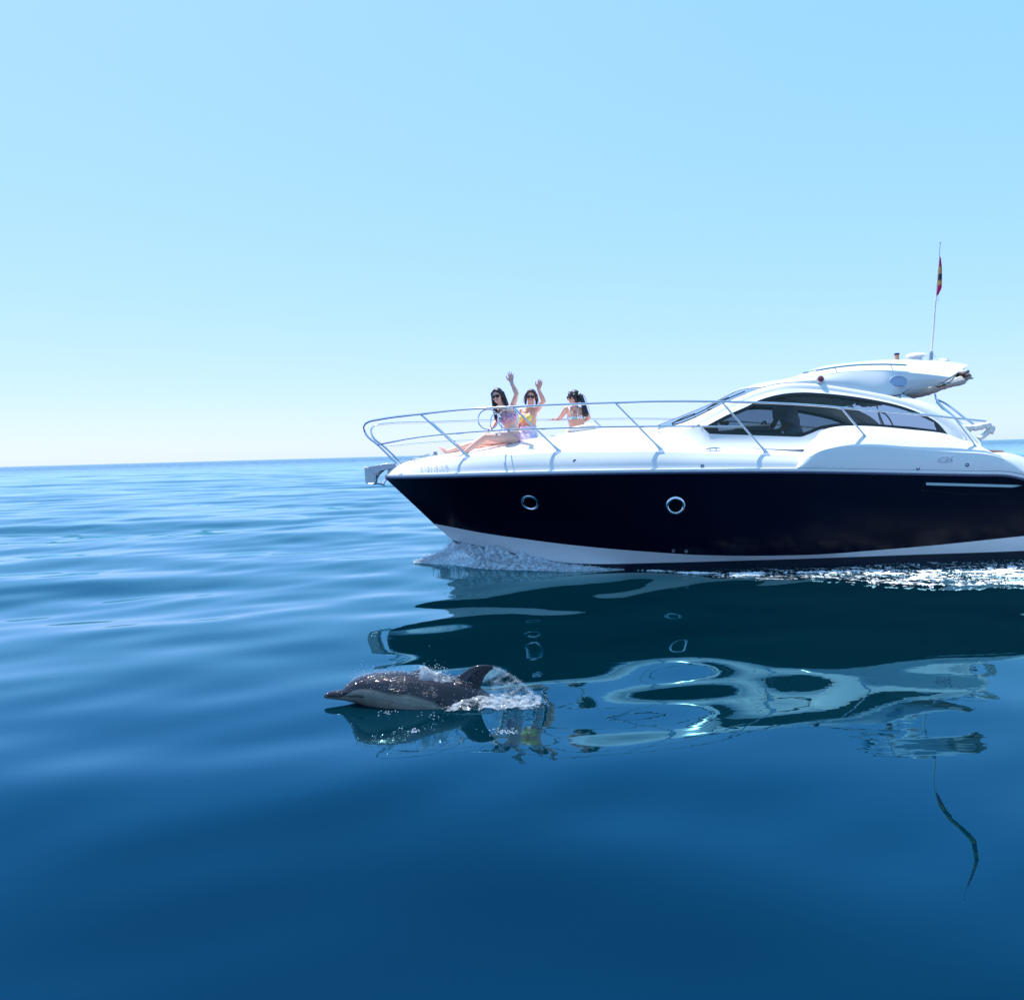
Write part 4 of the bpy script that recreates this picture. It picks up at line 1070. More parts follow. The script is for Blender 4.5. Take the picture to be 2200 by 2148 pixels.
def person(J, face, label, skin, tilt=(0, 0, 0), hands=None, male=False, bare_feet=True, voxel=0.0052):
    """J: joints in world metres; face: direction the face looks"""
    J = {k: np.array(v, float) for k, v in J.items()}
    root = empty('person', tuple(J['pelvis'] - np.array([0, 0, 0.1])))
    tag(root, label, 'person')
    org = np.array(root.location)
    J = {k: v - org for k, v in J.items()}
    mb = MB(); caps = []
    def cap(a, ra, b, rb, lab, n=14):
        capsule(mb, a, ra, b, rb, n); caps.append((np.array(a), ra, np.array(b), rb, lab))
    across = unit(J['ls'] - J['rs']); upv = unit(J['neck'] - J['pelvis']); fwd = unit(np.cross(across, upv))
    if np.dot(fwd, np.array(face)) < -0.3: fwd = -fwd
    hip_ax = unit(J['lhip'] - J['rhip'])
    w = 1.12 if male else 1.0
    # trunk
    for s in (-1, 1):
        cap(J['pelvis'] + hip_ax * 0.062 * s, 0.098 * w, J['waist'] + hip_ax * 0.040 * s, 0.082 * w, 'pelvis')
        cap(J['waist'] + across * 0.036 * s, 0.082 * w, J['chest'] + across * 0.052 * s, 0.090 * w, 'torso')
        cap(J['chest'] + across * 0.055 * s, 0.088 * w, (J['chest'] + J['neck']) / 2 + across * 0.075 * s, 0.068 * w, 'torso')
    cap(J['neck'] - upv * 0.03 + across * 0.02, 0.055, J['ls'] - across * 0.02 - upv * 0.012, 0.044 * w, 'shoulder')
    cap(J['neck'] - upv * 0.03 - across * 0.02, 0.055, J['rs'] + across * 0.02 - upv * 0.012, 0.044 * w, 'shoulder')
    bust = []
    if not male:
        for s in (-1, 1):
            c = J['chest'] + across * 0.072 * s + fwd * 0.072 + upv * 0.012
            cap(c - fwd * 0.03 + upv * 0.02, 0.05, c + fwd * 0.004 - upv * 0.008, 0.052, 'bust'); bust.append(c)
    # head
    f = unit(face); u0 = unit(unit(J['head'] - J['neck']) + np.array(tilt) + np.array([0, 0, 1.2])); f = unit(f - u0 * np.dot(f, u0)); r = np.cross(f, u0)
    H = J['head']
    cap(J['neck'] - upv * 0.02, 0.052, H - u0 * 0.05 - f * 0.012, 0.046, 'neck')
    Mh = np.stack([r, f, u0], 1)
    def L(x, y, z): return H + Mh @ np.array([x, y, z])
    mb.ball(L(0, -0.008, 0.025), (0.073, 0.092, 0.088), 20, 14, Mh)
    mb.ball(L(0, 0.028, -0.040), (0.054, 0.056, 0.068), 18, 12, Mh)
    mb.ball(L(0, 0.058, -0.083), (0.022, 0.020, 0.016), 12, 8, Mh)
    capsule(mb, L(0, 0.080, 0.008), 0.009, L(0, 0.100, -0.024), 0.013, 10)
    for s in (-1, 1):
        mb.ball(L(0.070 * s, -0.004, -0.008), (0.010, 0.020, 0.030), 10, 8, Mh)
        mb.ball(L(0.034 * s, 0.064, -0.026), (0.022, 0.020, 0.020), 10, 8, Mh)
    caps.append((H, 0.1, H + u0 * 0.02, 0.1, 'head'))
    # limbs
    for p in 'lr':
        s_, e_, w_ = J[p + 's'], J[p + 'e'], J[p + 'w']
        cap(s_, 0.047 * w, s_ + (e_ - s_) * 0.35, 0.043 * w, 'upper_arm'); cap(s_ + (e_ - s_) * 0.35, 0.043 * w, e_, 0.033 * w, 'upper_arm')
        cap(e_, 0.034 * w, e_ + (w_ - e_) * 0.3, 0.036 * w, 'forearm'); cap(e_ + (w_ - e_) * 0.3, 0.036 * w, w_, 0.0225 * w, 'forearm')
        hp, k_, a_, t_ = J[p + 'hip'], J[p + 'k'], J[p + 'a'], J[p + 't']
        cap(hp, 0.090 * w, hp + (k_ - hp) * 0.5, 0.076 * w, 'thigh'); cap(hp + (k_ - hp) * 0.5, 0.076 * w, k_, 0.054 * w, 'thigh')
        cap(k_, 0.054 * w, k_ + (a_ - k_) * 0.33, 0.054 * w, 'shin'); cap(k_ + (a_ - k_) * 0.33, 0.054 * w, a_, 0.033 * w, 'shin')
        td = unit(t_ - a_); heel = a_ - td * 0.02 - unit(k_ - a_) * 0.035
        cap(heel, 0.030, a_ + td * 0.06 - unit(k_ - a_) * 0.02, 0.031, 'foot'); cap(a_ + td * 0.06 - unit(k_ - a_) * 0.02, 0.030, t_, 0.018, 'foot')
        sd = unit(np.cross(td, unit(k_ - a_)))
        for q in range(5):
            capsule(mb, t_ + sd * (q - 2) * 0.016 - td * 0.02, 0.0125, t_ + sd * (q - 2) * 0.019 + td * (0.028 - 0.005 * q), 0.0095, 8)
        hd = hands[p]
        make_hand(mb, w_, J[p + 'h'], np.array(hd[0], float), np.array(hd[1], float), *hd[2:])
        capsule(mb, w_, 0.0225 * w, w_ + unit(J[p + 'h'] - w_) * 0.02, 0.021, 10)
    body = remesh(mb, voxel, 2)
    body.name = 'body'; body.materials.append(MATS[skin])
    bo = link(bpy.data.objects.new('body', body), root)
    V, N = mesh_arrays(body)
    best = np.full(len(V), 9.0); lab = np.array(['none'] * len(V), dtype=object)
    for a, ra, b, rb, lb in caps:
        d, t = seg_dist(V, a, b); d = d - (ra + (rb - ra) * t)
        m = d < best; best[m] = d[m]; lab[m] = lb
    info = dict(root=root, body=body, V=V, N=N, lab=lab, J=J, up=upv, across=across, fwd=fwd, bust=bust, L=L, Mh=Mh, H=H, u=u0, f=f, r=r, hip_ax=hip_ax, org=org)
    return info

def sunglasses(I, big=1.0):
    L, M = I['L'], I['Mh']; g = MB()
    for s in (-1, 1):
        g.ball(L(0.034 * s, 0.084, 0.006), (0.030 * big, 0.010, 0.025 * big), 16, 10, M)
        g.tube([L(0.060 * s, 0.078, 0.012), L(0.078 * s, 0.030, 0.012), L(0.078 * s, -0.02, 0.006)], 0.0042, 6)
    g.tube([L(-0.012, 0.094, 0.010), L(0.012, 0.094, 0.010)], 0.004, 6)
    g.tube([L(-0.060, 0.082, 0.024), L(0, 0.094, 0.024), L(0.060, 0.082, 0.024)], 0.004, 6)
    g.build('sunglasses', 'lens_black', I['root'])
def smile(I):
    L, M = I['L'], I['Mh']
    P = smooth_curve([L(-0.026, 0.076, -0.046), L(-0.013, 0.084, -0.054), L(0, 0.087, -0.056), L(0.013, 0.084, -0.054), L(0.026, 0.076, -0.046)], 12)
    o = MB().tube(P, 0.0085, 8, squash=1.0).build('lips', 'lips', I['root'])
    MB().tube(P[2:-2] + (I['Mh'] @ np.array([0, 0.004, 0.0005])), 0.0065, 8).build('teeth', 'teeth', o)
def hair(I, strands, mat, cap_scale=1.0, voxel=0.006, fringe=True, seed=3):
    """strands: list of (points, r0, r1) in head coordinates"""
    L, M = I['L'], I['Mh']; mb = MB(); rg = np.random.default_rng(seed)
    mb.ball(L(0, -0.026, 0.036), (0.083 * cap_scale, 0.090 * cap_scale, 0.088 * cap_scale), 20, 14, M)
    if fringe:
        for s in (-1, 1):
            capsule(mb, L(0.010 * s, 0.062, 0.092), 0.018, L(0.066 * s, 0.046, 0.05), 0.018, 10)
            capsule(mb, L(0.066 * s, 0.046, 0.05), 0.017, L(0.078 * s, 0.010, -0.02), 0.016, 10)
    for pts, r0, r1 in strands:
        P = smooth_curve([L(*p) for p in pts], 7); R = np.linspace(r0, r1, 7)
        for k in range(6): capsule(mb, P[k], R[k], P[k + 1], R[k + 1], 10)
    me = remesh(mb, voxel, 2); me.name = 'hair'
    V, N = mesh_arrays(me)
    me.materials.append(MATS[mat])
    o = link(bpy.data.objects.new('hair', me), I['root'])
    locks = MB()
    for pts, r0, r1 in strands:
        for k in range(9):
            j = rg.normal(0, 1, 3) * r0 * 0.75
            P = smooth_curve([L(*(np.array(p) + j * (0.6 + 0.5 * q / len(pts)))) for q, p in enumerate(pts)], 9)
            P[-1] += rg.normal(0, 0.015, 3)
            locks.tube(P, np.linspace(0.006, 0.002, 9), 5)
    if strands: locks.build('loose_hair', mat, o, smooth=0, fix=False)
    return o
def bracelet(I, side, n=1, mat='bracelet'):
    w = I['J'][side + 'w']; e = I['J'][side + 'e']; d = unit(e - w)
    for k in range(n):
        c = w + d * (0.012 + 0.014 * k); M = frame_from(d, (0.3, 1, 0.2)); t = np.linspace(0, 2 * math.pi, 25)
        R = np.stack([np.cos(t), np.sin(t), 0 * t], 1) * 0.0275
        MB().tube(R @ M.T + c, 0.0048, 6, cap=False).build('bracelet', mat, I['root'])
def strap(I, pts, r, mat, name='strap'):
    MB().tube(smooth_curve(pts, 16), r, 6).build(name, mat, I['root'])
def height(I, V): return (V - I['J']['pelvis']) @ I['up']

# ---- woman with long hair, waving, legs stretched out
CAMDIR = np.array([0, -1, 0.0])
I = person(JOINTS['waver'], (-0.42, -1.0, 0.02), 'woman with long black hair in pink bikini waving, legs stretched towards the bow', 'skin_fair', tilt=(-0.1, 0, 0.4),
           hands=dict(l=((-0.25, -1, 0.0), (-1, 0, 0), 0.03, 0.16), r=((0, 0, -1), (0, -1, 0), 0.18, 0.05)))
V, N, lab, J = I['V'], I['N'], I['lab'], I['J']
h = (V - J['chest']) @ I['up']
m = ((lab == 'torso') | (lab == 'bust')) & (h > -0.075) & (h < 0.050)
m |= (lab == 'bust') & (h > -0.085) & (h < 0.075)
garment('bikini_top', I['body'], V, N, m, 0.006, 'pink_print', I['root'])
for s in (-1, 1):
    strap(I, [I['bust'][0 if s < 0 else 1] + I['up'] * 0.05 + I['fwd'] * 0.03, J['neck'] - I['up'] * 0.03 + I['across'] * 0.07 * s + I['fwd'] * 0.05, J['neck'] + I['up'] * 0.012 + I['across'] * 0.075 * s, J['chest'] + I['across'] * 0.06 * s - I['fwd'] * 0.10], 0.007, 'pink_print')
hp = height(I, V)
m = ((lab == 'pelvis') | (lab == 'thigh')) & (hp < 0.035) & (hp > -0.13) & (np.linalg.norm(V - J['pelvis'], axis=1) < 0.185) & ~((lab == 'thigh') & (((V - J['pelvis']) @ unit(J['lk'] - J['lhip'])) > 0.075))
garment('bikini_bottom', I['body'], V, N, m, 0.005, 'pink_print', I['root'])
sunglasses(I); smile(I); bracelet(I, 'l', 2)
hair(I, [([(0.075, -0.02, 0.03), (0.088, -0.01, -0.06), (0.092, 0.02, -0.16), (0.085, 0.055, -0.27), (0.078, 0.075, -0.34)], 0.032, 0.016),
         ([(0.055, -0.07, 0.02), (0.075, -0.07, -0.08), (0.09, -0.03, -0.19), (0.095, 0.03, -0.29)], 0.038, 0.018),
         ([(-0.075, -0.02, 0.03), (-0.090, -0.015, -0.07), (-0.10, 0.0, -0.18), (-0.10, 0.01, -0.30), (-0.09, 0.015, -0.38)], 0.034, 0.018),
         ([(-0.055, -0.07, 0.02), (-0.075, -0.08, -0.10), (-0.085, -0.08, -0.22), (-0.08, -0.06, -0.33)], 0.036, 0.018),
         ([(0, -0.10, 0.03), (0.0, -0.115, -0.08), (0.0, -0.11, -0.2)], 0.042, 0.03)], 'hair_black')

# ---- woman in the lilac sarong
I = person(JOINTS['sarong'], (-0.12, -1, -0.05), 'brown-haired woman in yellow bikini and lilac sarong with one hand raised', 'skin_tan',
           hands=dict(l=((-0.45, -1, 0.0), (-1, 0, 0), 0.05, 0.10), r=((0, 0, -1), (0, -1, 0), 0.2, 0.04)))
V, N, lab, J = I['V'], I['N'], I['lab'], I['J']
h = (V - J['chest']) @ I['up']
m = (lab == 'bust') & (h > -0.065) & (h < 0.05) & (((V - J['chest']) @ I['fwd']) > 0.045)
m |= ((lab == 'torso') | (lab == 'bust')) & (h > -0.050) & (h < -0.036)
garment('bikini_top', I['body'], V, N, m, 0.006, 'yellow_cloth', I['root'])
for s in (-1, 1):
    strap(I, [I['bust'][0 if s < 0 else 1] + I['up'] * 0.05 + I['fwd'] * 0.015, J['neck'] - I['up'] * 0.06 + I['across'] * 0.05 * s + I['fwd'] * 0.075, J['neck'] + I['up'] * 0.03 + I['across'] * 0.045 * s + I['fwd'] * 0.02, J['neck'] + I['up'] * 0.04 - I['fwd'] * 0.055], 0.006, 'yellow_cloth')
hp = height(I, V)
m = ((lab == 'pelvis') | (lab == 'torso') | (lab == 'thigh')) & (hp < 0.17)
garment('sarong', I['body'], V, N, m, 0.016, 'lilac_cloth', I['root'], folds=0.007)
sunglasses(I, 0.95); smile(I); bracelet(I, 'l', 1)
hair(I, [([(0.07, -0.02, 0.03), (0.086, -0.02, -0.05), (0.084, -0.02, -0.10)], 0.030, 0.018),
         ([(-0.07, -0.02, 0.03), (-0.086, -0.02, -0.05), (-0.082, -0.02, -0.10)], 0.030, 0.018),
         ([(0, -0.09, 0.03), (0.0, -0.10, -0.06), (0, -0.095, -0.12)], 0.05, 0.03)], 'hair_brown')

# ---- woman with the ponytail, back turned, one hand on the far rail
I = person(JOINTS['rail'], (-0.85, 0.55, -0.25), 'woman with black ponytail in floral bikini seen from behind, hand on rail', 'skin_brown',
           hands=dict(l=((0, 0, -1), (1, 0, 0), 0.35, 0.05), r=((0, 0, -1), (-1, 0, 0), 0.3, 0.05)))
V, N, lab, J = I['V'], I['N'], I['lab'], I['J']
h = (V - J['chest']) @ I['up']
side = (V - J['chest']) @ I['across']
m = ((lab == 'torso') | (lab == 'bust')) & (h > -0.062 - 0.02 * np.abs(side)) & (h < -0.010)
m |= (lab == 'bust') & (h > -0.085) & (h < 0.07)
garment('bikini_top', I['body'], V, N, m, 0.006, 'floral_print', I['root'])
bk = -I['fwd']
for s in (-1, 1):
    strap(I, [J['chest'] + I['across'] * 0.055 * s + bk * 0.095 - I['up'] * 0.02, J['chest'] + I['across'] * 0.065 * s + bk * 0.098 + I['up'] * 0.06, J['neck'] + I['across'] * 0.075 * s + bk * 0.045 - I['up'] * 0.005, J['neck'] + I['across'] * 0.075 * s - bk * 0.06 - I['up'] * 0.03, I['bust'][0 if s < 0 else 1] + I['up'] * 0.05], 0.006, 'bracelet')
hp = height(I, V)
m = ((lab == 'pelvis') | (lab == 'thigh')) & (hp < 0.03) & (np.linalg.norm(V - J['pelvis'], axis=1) < 0.19)
garment('bikini_bottom', I['body'], V, N, m, 0.005, 'floral_print', I['root'])
sunglasses(I, 1.1)
hair(I, [([(0.0, -0.105, 0.035), (0.0, -0.145, -0.01), (-0.01, -0.17, -0.09), (-0.015, -0.19, -0.18), (-0.02, -0.205, -0.26), (-0.02, -0.21, -0.30)], 0.030, 0.046)] + [([(x_, -0.055, 0.02), (x_ * 0.85, -0.072, -0.035), (x_ * 0.55, -0.078, -0.075)], 0.038, 0.020) for x_ in (-0.058, -0.025, 0.025, 0.058)], 'hair_black', fringe=True)
tie = I['L'](0.0, -0.115, 0.035)
MB().ball(tie, (0.034, 0.020, 0.034), 14, 8, I['Mh']).build('hair_tie', 'bracelet', I['root'])

# ---- helmsman behind the tinted side window
I = person(JOINTS['helm'], (-1, -0.1, -0.2), 'person in pale shirt and red shorts standing at the helm behind tinted glass', 'skin_tan', male=True, voxel=0.008,
           hands=dict(l=((0, 0, -1), (0, 1, 0), 0.4, 0.04), r=((0, 0, -1), (0, -1, 0), 0.4, 0.04)))
V, N, lab, J = I['V'], I['N'], I['lab'], I['J']
hp = height(I, V)
garment('shirt', I['body'], V, N, (((lab == 'torso') | (lab == 'shoulder') | (lab == 'upper_arm')) & (hp > -0.02)) | ((lab == 'pelvis') & (hp > 0.02)), 0.02, 'white_shirt', I['root'], folds=0.006)
garment('shorts', I['body'], V, N, ((lab == 'pelvis') & (hp < 0.05)) | (lab == 'thigh'), 0.018, 'red_shorts', I['root'], folds=0.005)
hair(I, [], 'hair_black', voxel=0.008)

# ------------------------------------------------------------------ flag hanging limp from the aerial
def flag():
    mb = MB(); W0 = [to_world(p) for p in MI['whip'][:2]]
    top = W0[1] + np.array([0.0, 0, -0.01]); dn = unit(W0[0] - W0[1])
    root_len = 0.60
    n, k = 40, 16
    g = np.zeros((n, k, 3)); tcol = np.zeros((n, k))
    for i, t in enumerate(np.linspace(0, 1, n)):
        wdt = np.interp(t, [0, 0.25, 0.6, 0.8, 1.0], [0.012, 0.055, 0.082, 0.085, 0.012])
        drop = 0.0
        for j, s in enumerate(np.linspace(0, 1, k)):
            p = top + dn * (t * root_len + 0.10 * s * (1 - t) * 0.6)
            fold = 0.022 * math.sin(s * 13 + t * 2.0) * (0.3 + s)
            g[i, j] = p + np.array([0.012 + wdt * s * (0.55 + 0.45 * abs(math.sin(s * 2.6 + 0.6))), fold, -0.015 * s * math.sin(t * 3)])
            tcol[i, j] = t + 0.10 * s
    mb.grid(g)
    me = mb.mesh('flag')
    at = me.attributes.new('band', 'FLOAT', 'POINT'); at.data.foreach_set('value', tcol.ravel())
    at2 = me.attributes.new('along', 'FLOAT', 'POINT'); at2.data.foreach_set('value', np.tile(np.linspace(0, 1, k), n))
    m = pmat('flag_cloth', (0.6, 0.05, 0.1), 0.8)
    nn, l = nodes_of(m); b = nn['Principled BSDF']
    a = nn.new('ShaderNodeAttribute'); a.attribute_name = 'band'
    rp = nn.new('ShaderNodeValToRGB'); rp.color_ramp.interpolation = 'CONSTANT'
    e = rp.color_ramp.elements
    e[0].position = 0; e[0].color = (0.80, 0.06, 0.30, 1); e[1].position = 0.76; e[1].color = (0.82, 0.10, 0.36, 1)
    q = e.new(0.27); q.color = (0.85, 0.66, 0.32, 1)
    q = e.new(0.46); q.color = (0.22, 0.19, 0.26, 1)
    q = e.new(0.62); q.color = (0.85, 0.66, 0.32, 1)
    l.new(a.outputs['Fac'], rp.inputs[0]); l.new(rp.outputs[0], b.inputs['Base Color'])
    tl = nn.new('ShaderNodeBsdfTranslucent'); mxs = nn.new('ShaderNodeMixShader'); mxs.inputs[0].default_value = 0.65
    l.new(rp.outputs[0], tl.inputs[0]); l.new(b.outputs[0], mxs.inputs[1]); l.new(tl.outputs[0], mxs.inputs[2]); l.new(mxs.outputs[0], nn['Material Output'].inputs[0])
    me.materials.append(m); me.shade_smooth()
    o = link(bpy.data.objects.new('flag', me))
    md = o.modifiers.new('thick', 'SOLIDIFY'); md.thickness = 0.002
    tag(o, 'small red and yellow flag with dark crest hanging limp from the aerial', 'flag')
    c = top + dn * 0.60
    MB().tube(smooth_curve([g[-8, -1], g[-4, -1] + np.array([0.0, 0, -0.06]), c + np.array([0.05, 0, -0.09]), c + np.array([0.0, 0, -0.07])], 16), 0.004, 6).build('halyard', 'canvas_white', o)
flag()

# ------------------------------------------------------------------ dolphin
def dolphin():
    DY = 5.55
    prof = np.array(DOLPHIN)                               # x, top z, bottom z
    xs = np.concatenate([np.linspace(prof[0, 0], -1.05, 26), np.linspace(-1.03, prof[-1, 0], 60)])
    def sm(col):
        P = np.stack([prof[:, 0], 0 * prof[:, 0], prof[:, col]], 1); return by_x(P, xs)[:, 2]
    zt, zb = sm(1), sm(2)
    zc = (zt + zb) / 2; hh = np.maximum((zt - zb) / 2, 0.006)
    wid = np.interp(xs, [-1.30, -1.28, -1.22, -1.17, -1.12, -1.05, -0.9, -0.7, -0.45, -0.1, 0.3, 0.65, 0.81], [0.010, 0.026, 0.034, 0.040, 0.075, 0.105, 0.145, 0.170, 0.168, 0.130, 0.075, 0.035, 0.022])
    mb = MB(); n = 28; rows = []
    for x, c, h, w in zip(xs, zc, hh, wid):
        t = np.linspace(0, 2 * math.pi, n, endpoint=False)
        rows.append(np.stack([np.full(n, x), DY + w * np.sign(np.cos(t)) * np.abs(np.cos(t)) ** 0.95, c + h * np.sin(t)], 1))
    b = mb.n; mb.grid(np.array(rows), close=True)
    mb.f.append(tuple(range(n))); mb.f.append(tuple(b + (len(xs) - 1) * n + i for i in range(n))[::-1])
    # dorsal fin: lens-shaped section following its swept outline
    F = np.array(FIN); k = 7
    lead = smooth_curve(np.stack([F[:k, 0], 0 * F[:k, 0], F[:k, 1]], 1), 24); trail = smooth_curve(np.stack([F[k - 1:, 0], 0 * F[k - 1:, 0], F[k - 1:, 1]], 1)[::-1], 24)
    rows = []
    lead = np.vstack([[(-0.44, 0, 0.08)], lead]); trail = np.vstack([[(-0.21, 0, -0.02)], trail])
    for a, c, s in zip(lead, trail, np.linspace(0, 1, 25)):
        th = 0.034 * (1 - s) ** 0.8 + 0.005
        t = np.linspace(0, 2 * math.pi, 16, endpoint=False)
        q = (a + c) / 2 + np.outer(np.cos(t), (a - c) / 2); q[:, 1] = DY + th * np.sin(t) * (0.75 + 0.25 * np.cos(t)); rows.append(q)
    bb = mb.n; mb.grid(np.array(rows), close=True); mb.f.append(tuple(bb + i for i in range(16))); mb.f.append(tuple(bb + 24 * 16 + i for i in range(16))[::-1])
    # pectoral fins (under water) and tail flukes
    for s in (-1, 1):
        g = []
        for t in np.linspace(0, 1, 8):
            c = np.array([-0.88 + 0.20 * t, DY + s * (0.12 + 0.16 * t), -0.06 - 0.16 * t]); L_ = 0.075 * (1 - t) + 0.012
            a = np.linspace(0, 2 * math.pi, 12, endpoint=False)
            g.append(c + np.stack([L_ * np.cos(a), 0.012 * np.sin(a) * (1 - 0.6 * t), -0.012 * np.sin(a) * (1 - .5 * t)], 1))
        b = mb.n; mb.grid(np.array(g), close=True); mb.f.append(tuple(b + i for i in range(12))); mb.f.append(tuple(b + 84 + i for i in range(12)))
        g = []
        for t in np.linspace(0, 1, 8):
            c = np.array([0.80 + 0.12 * t, DY + s * (0.0 + 0.24 * t), -0.275]); L_ = 0.10 * (1 - t) + 0.012
            a = np.linspace(0, 2 * math.pi, 12, endpoint=False)
            g.append(c + np.stack([L_ * np.cos(a), 0 * a, 0.014 * np.sin(a)], 1))
        b = mb.n; mb.grid(np.array(g), close=True); mb.f.append(tuple(b + i for i in range(12))); mb.f.append(tuple(b + 84 + i for i in range(12)))
    me = remesh(mb, 0.006, 4); me.name = 'dolphin'
    V, N = mesh_arrays(me)
    # natural markings: dark cape, pale side patch, dark beak line to the eye
    t = np.interp(V[:, 0], xs, zt); bz = np.interp(V[:, 0], xs, zb); rel = (V[:, 2] - bz) / np.maximum(t - bz, 1e-3)
    wob = 0.03 * np.sin(V[:, 0] * 17) + 0.05 * (fbm(V[:, 0] * 9, V[:, 2] * 14, 3, 5) - 0.5)
    cape = np.interp(V[:, 0], [-1.3, -1.17, -1.10, -1.0, -0.85, -0.7, -0.5, -0.35, -0.2, 0.0, 0.8], [0.40, 0.42, 0.62, 0.64, 0.66, 0.66, 0.56, 0.50, 0.62, 0.70, 0.75]) + wob
    k = np.clip((cape - rel) / 0.07 + 0.5, 0, 1)[:, None]
    dark = np.array([0.007, 0.0065, 0.014]); pale = np.array([0.20, 0.19, 0.155]); grey = np.array([0.09, 0.09, 0.10])
    mixp = np.clip((V[:, 0] + 0.55) / 0.25, 0, 1)[:, None]
    lowc = pale * (1 - mixp) + grey * mixp
    cold = dark * (1 - k) + lowc * k
    bl, _ = seg_dist(V[:, [0, 2]].copy() @ np.array([[1, 0, 0], [0, 0, 1.]]), np.array([-1.20, 0, 0.066]), np.array([-1.03, 0, 0.078]))
    e = np.clip(1 - bl / 0.014, 0, 1)[:, None]; cold = cold * (1 - e) + np.array([0.012, 0.011, 0.014]) * e
    st = np.clip(fbm(V[:, 0] * 40, V[:, 2] * 6, 3, 9) * 1.6 - 0.5, 0, 1)[:, None] * k * 0.35
    cold = cold * (1 - st * 0.5) + 0.5 * st * np.array([0.55, 0.53, 0.46])
    ca = me.color_attributes.new('markings', 'FLOAT_COLOR', 'POINT')
    ca.data.foreach_set('color', np.concatenate([cold, np.ones((len(V), 1))], 1).ravel())
    m = pmat('dolphin_skin', (0.1, 0.1, 0.1), 0.5, coat=1.0, spec=0.03)
    nn, l = nodes_of(m); bs = nn['Principled BSDF']
    at = nn.new('ShaderNodeVertexColor'); at.layer_name = 'markings'; l.new(at.outputs[0], bs.inputs['Base Color'])
    tc = nn.new('ShaderNodeTexCoord'); mp = nn.new('ShaderNodeMapping'); mp.inputs['Scale'].default_value = (0.6, 1, 1); l.new(tc.outputs['Object'], mp.inputs[0])
    dome = nn.new('ShaderNodeTexNoise'); dome.inputs['Scale'].default_value = 95; dome.inputs['Detail'].default_value = 1; l.new(mp.outputs[0], dome.inputs['Vector'])
    n2 = nn.new('ShaderNodeTexNoise'); n2.inputs['Scale'].default_value = 7; n2.inputs['Detail'].default_value = 2; l.new(tc.outputs['Object'], n2.inputs['Vector'])
    mr = nn.new('ShaderNodeMapRange'); mr.inputs[1].default_value = 0.47; mr.inputs[2].default_value = 0.60; mr.inputs[3].default_value = 0.0; mr.inputs[4].default_value = 1.0
    l.new(n2.outputs[0], mr.inputs[0])
    bp = nn.new('ShaderNodeBump'); bp.inputs['Distance'].default_value = 0.020; l.new(dome.outputs[0], bp.inputs['Height']); l.new(mr.outputs[0], bp.inputs['Strength'])
    l.new(bp.outputs[0], bs.inputs['Coat Normal'])
    bs.inputs['Coat Roughness'].default_value = 0.09; bs.inputs['Coat IOR'].default_value = 1.5
    me.materials.append(m)
    o = link(bpy.data.objects.new('dolphin', me))
    tag(o, 'dark grey dolphin with pale flank surfacing in front of the yacht', 'dolphin')
    for s in (-1, 1):
        MB().ball((-1.022, DY + s * 0.108, 0.079), (0.015, 0.010, 0.0095), 14, 8).build('eye', 'lens_black', o)
    return o
dolphin()

# ------------------------------------------------------------------ splashes and foam
def foam_mat(name, base, rough, transp, spec=0.5):
    m = pmat(name, base, rough, spec=spec)
    n, l = nodes_of(m); b = n['Principled BSDF']
    tr = n.new('ShaderNodeBsdfTransparent'); mx = n.new('ShaderNodeMixShader')
    tc = n.new('ShaderNodeTexCoord'); nz = n.new('ShaderNodeTexNoise'); nz.inputs['Scale'].default_value = 16; nz.inputs['Detail'].default_value = 6; nz.inputs['Roughness'].default_value = 0.65
    l.new(tc.outputs['Object'], nz.inputs['Vector'])
    mr = n.new('ShaderNodeMapRange'); mr.inputs[1].default_value = 0.40; mr.inputs[2].default_value = 0.60; mr.inputs[3].default_value = max(0, transp - 0.3); mr.inputs[4].default_value = min(1, transp + 0.3)
    l.new(nz.outputs[0], mr.inputs[0]); l.new(mr.outputs[0], mx.inputs[0])
    l.new(b.outputs[0], mx.inputs[1]); l.new(tr.outputs[0], mx.inputs[2]); l.new(mx.outputs[0], n['Material Output'].inputs[0])
    return m
pmat('foam_white', (0.76, 0.82, 0.88), 0.7)
foam_mat('spray_water', (0.62, 0.72, 0.80), 0.2, 0.30)
foam_mat('splash_water', (0.55, 0.62, 0.68), 0.12, 0.76)
foam_mat('water_film', (0.70, 0.78, 0.82), 0.1, 0.88)
pmat('droplet', (0.62, 0.68, 0.74), 0.05, coat=1.0)

ICO = None
def droplets(mb, P, R):
    """small faceted drops"""
    g = (1 + 5 ** 0.5) / 2
    v = np.array([(-1, g, 0), (1, g, 0), (-1, -g, 0), (1, -g, 0), (0, -1, g), (0, 1, g), (0, -1, -g), (0, 1, -g), (g, 0, -1), (g, 0, 1), (-g, 0, -1), (-g, 0, 1)], float); v /= np.linalg.norm(v[0])
    f = [(0, 11, 5), (0, 5, 1), (0, 1, 7), (0, 7, 10), (0, 10, 11), (1, 5, 9), (5, 11, 4), (11, 10, 2), (10, 7, 6), (7, 1, 8), (3, 9, 4), (3, 4, 2), (3, 2, 6), (3, 6, 8), (3, 8, 9), (4, 9, 5), (2, 4, 11), (6, 2, 10), (8, 6, 7), (9, 8, 1)]
    for p, r in zip(P, R):
        mb.add(v * r * np.array([1, 1, 1.0]) + p, f)

def wl_y(x):
    """world y of the port waterline"""
    c = by_x(np.vstack([[(-0.82, -0.03, 0)], np.array([(0.1, -0.45, 0), (0.7, -0.70, 0), (1.1, -0.86, 0), (2.2, -1.21, 0), (3.2, -1.42, 0), (4.2, -1.49, 0), (8.7, -1.46, 0)])]), np.atleast_1d(x))
    return 12.85 + c[:, 1]

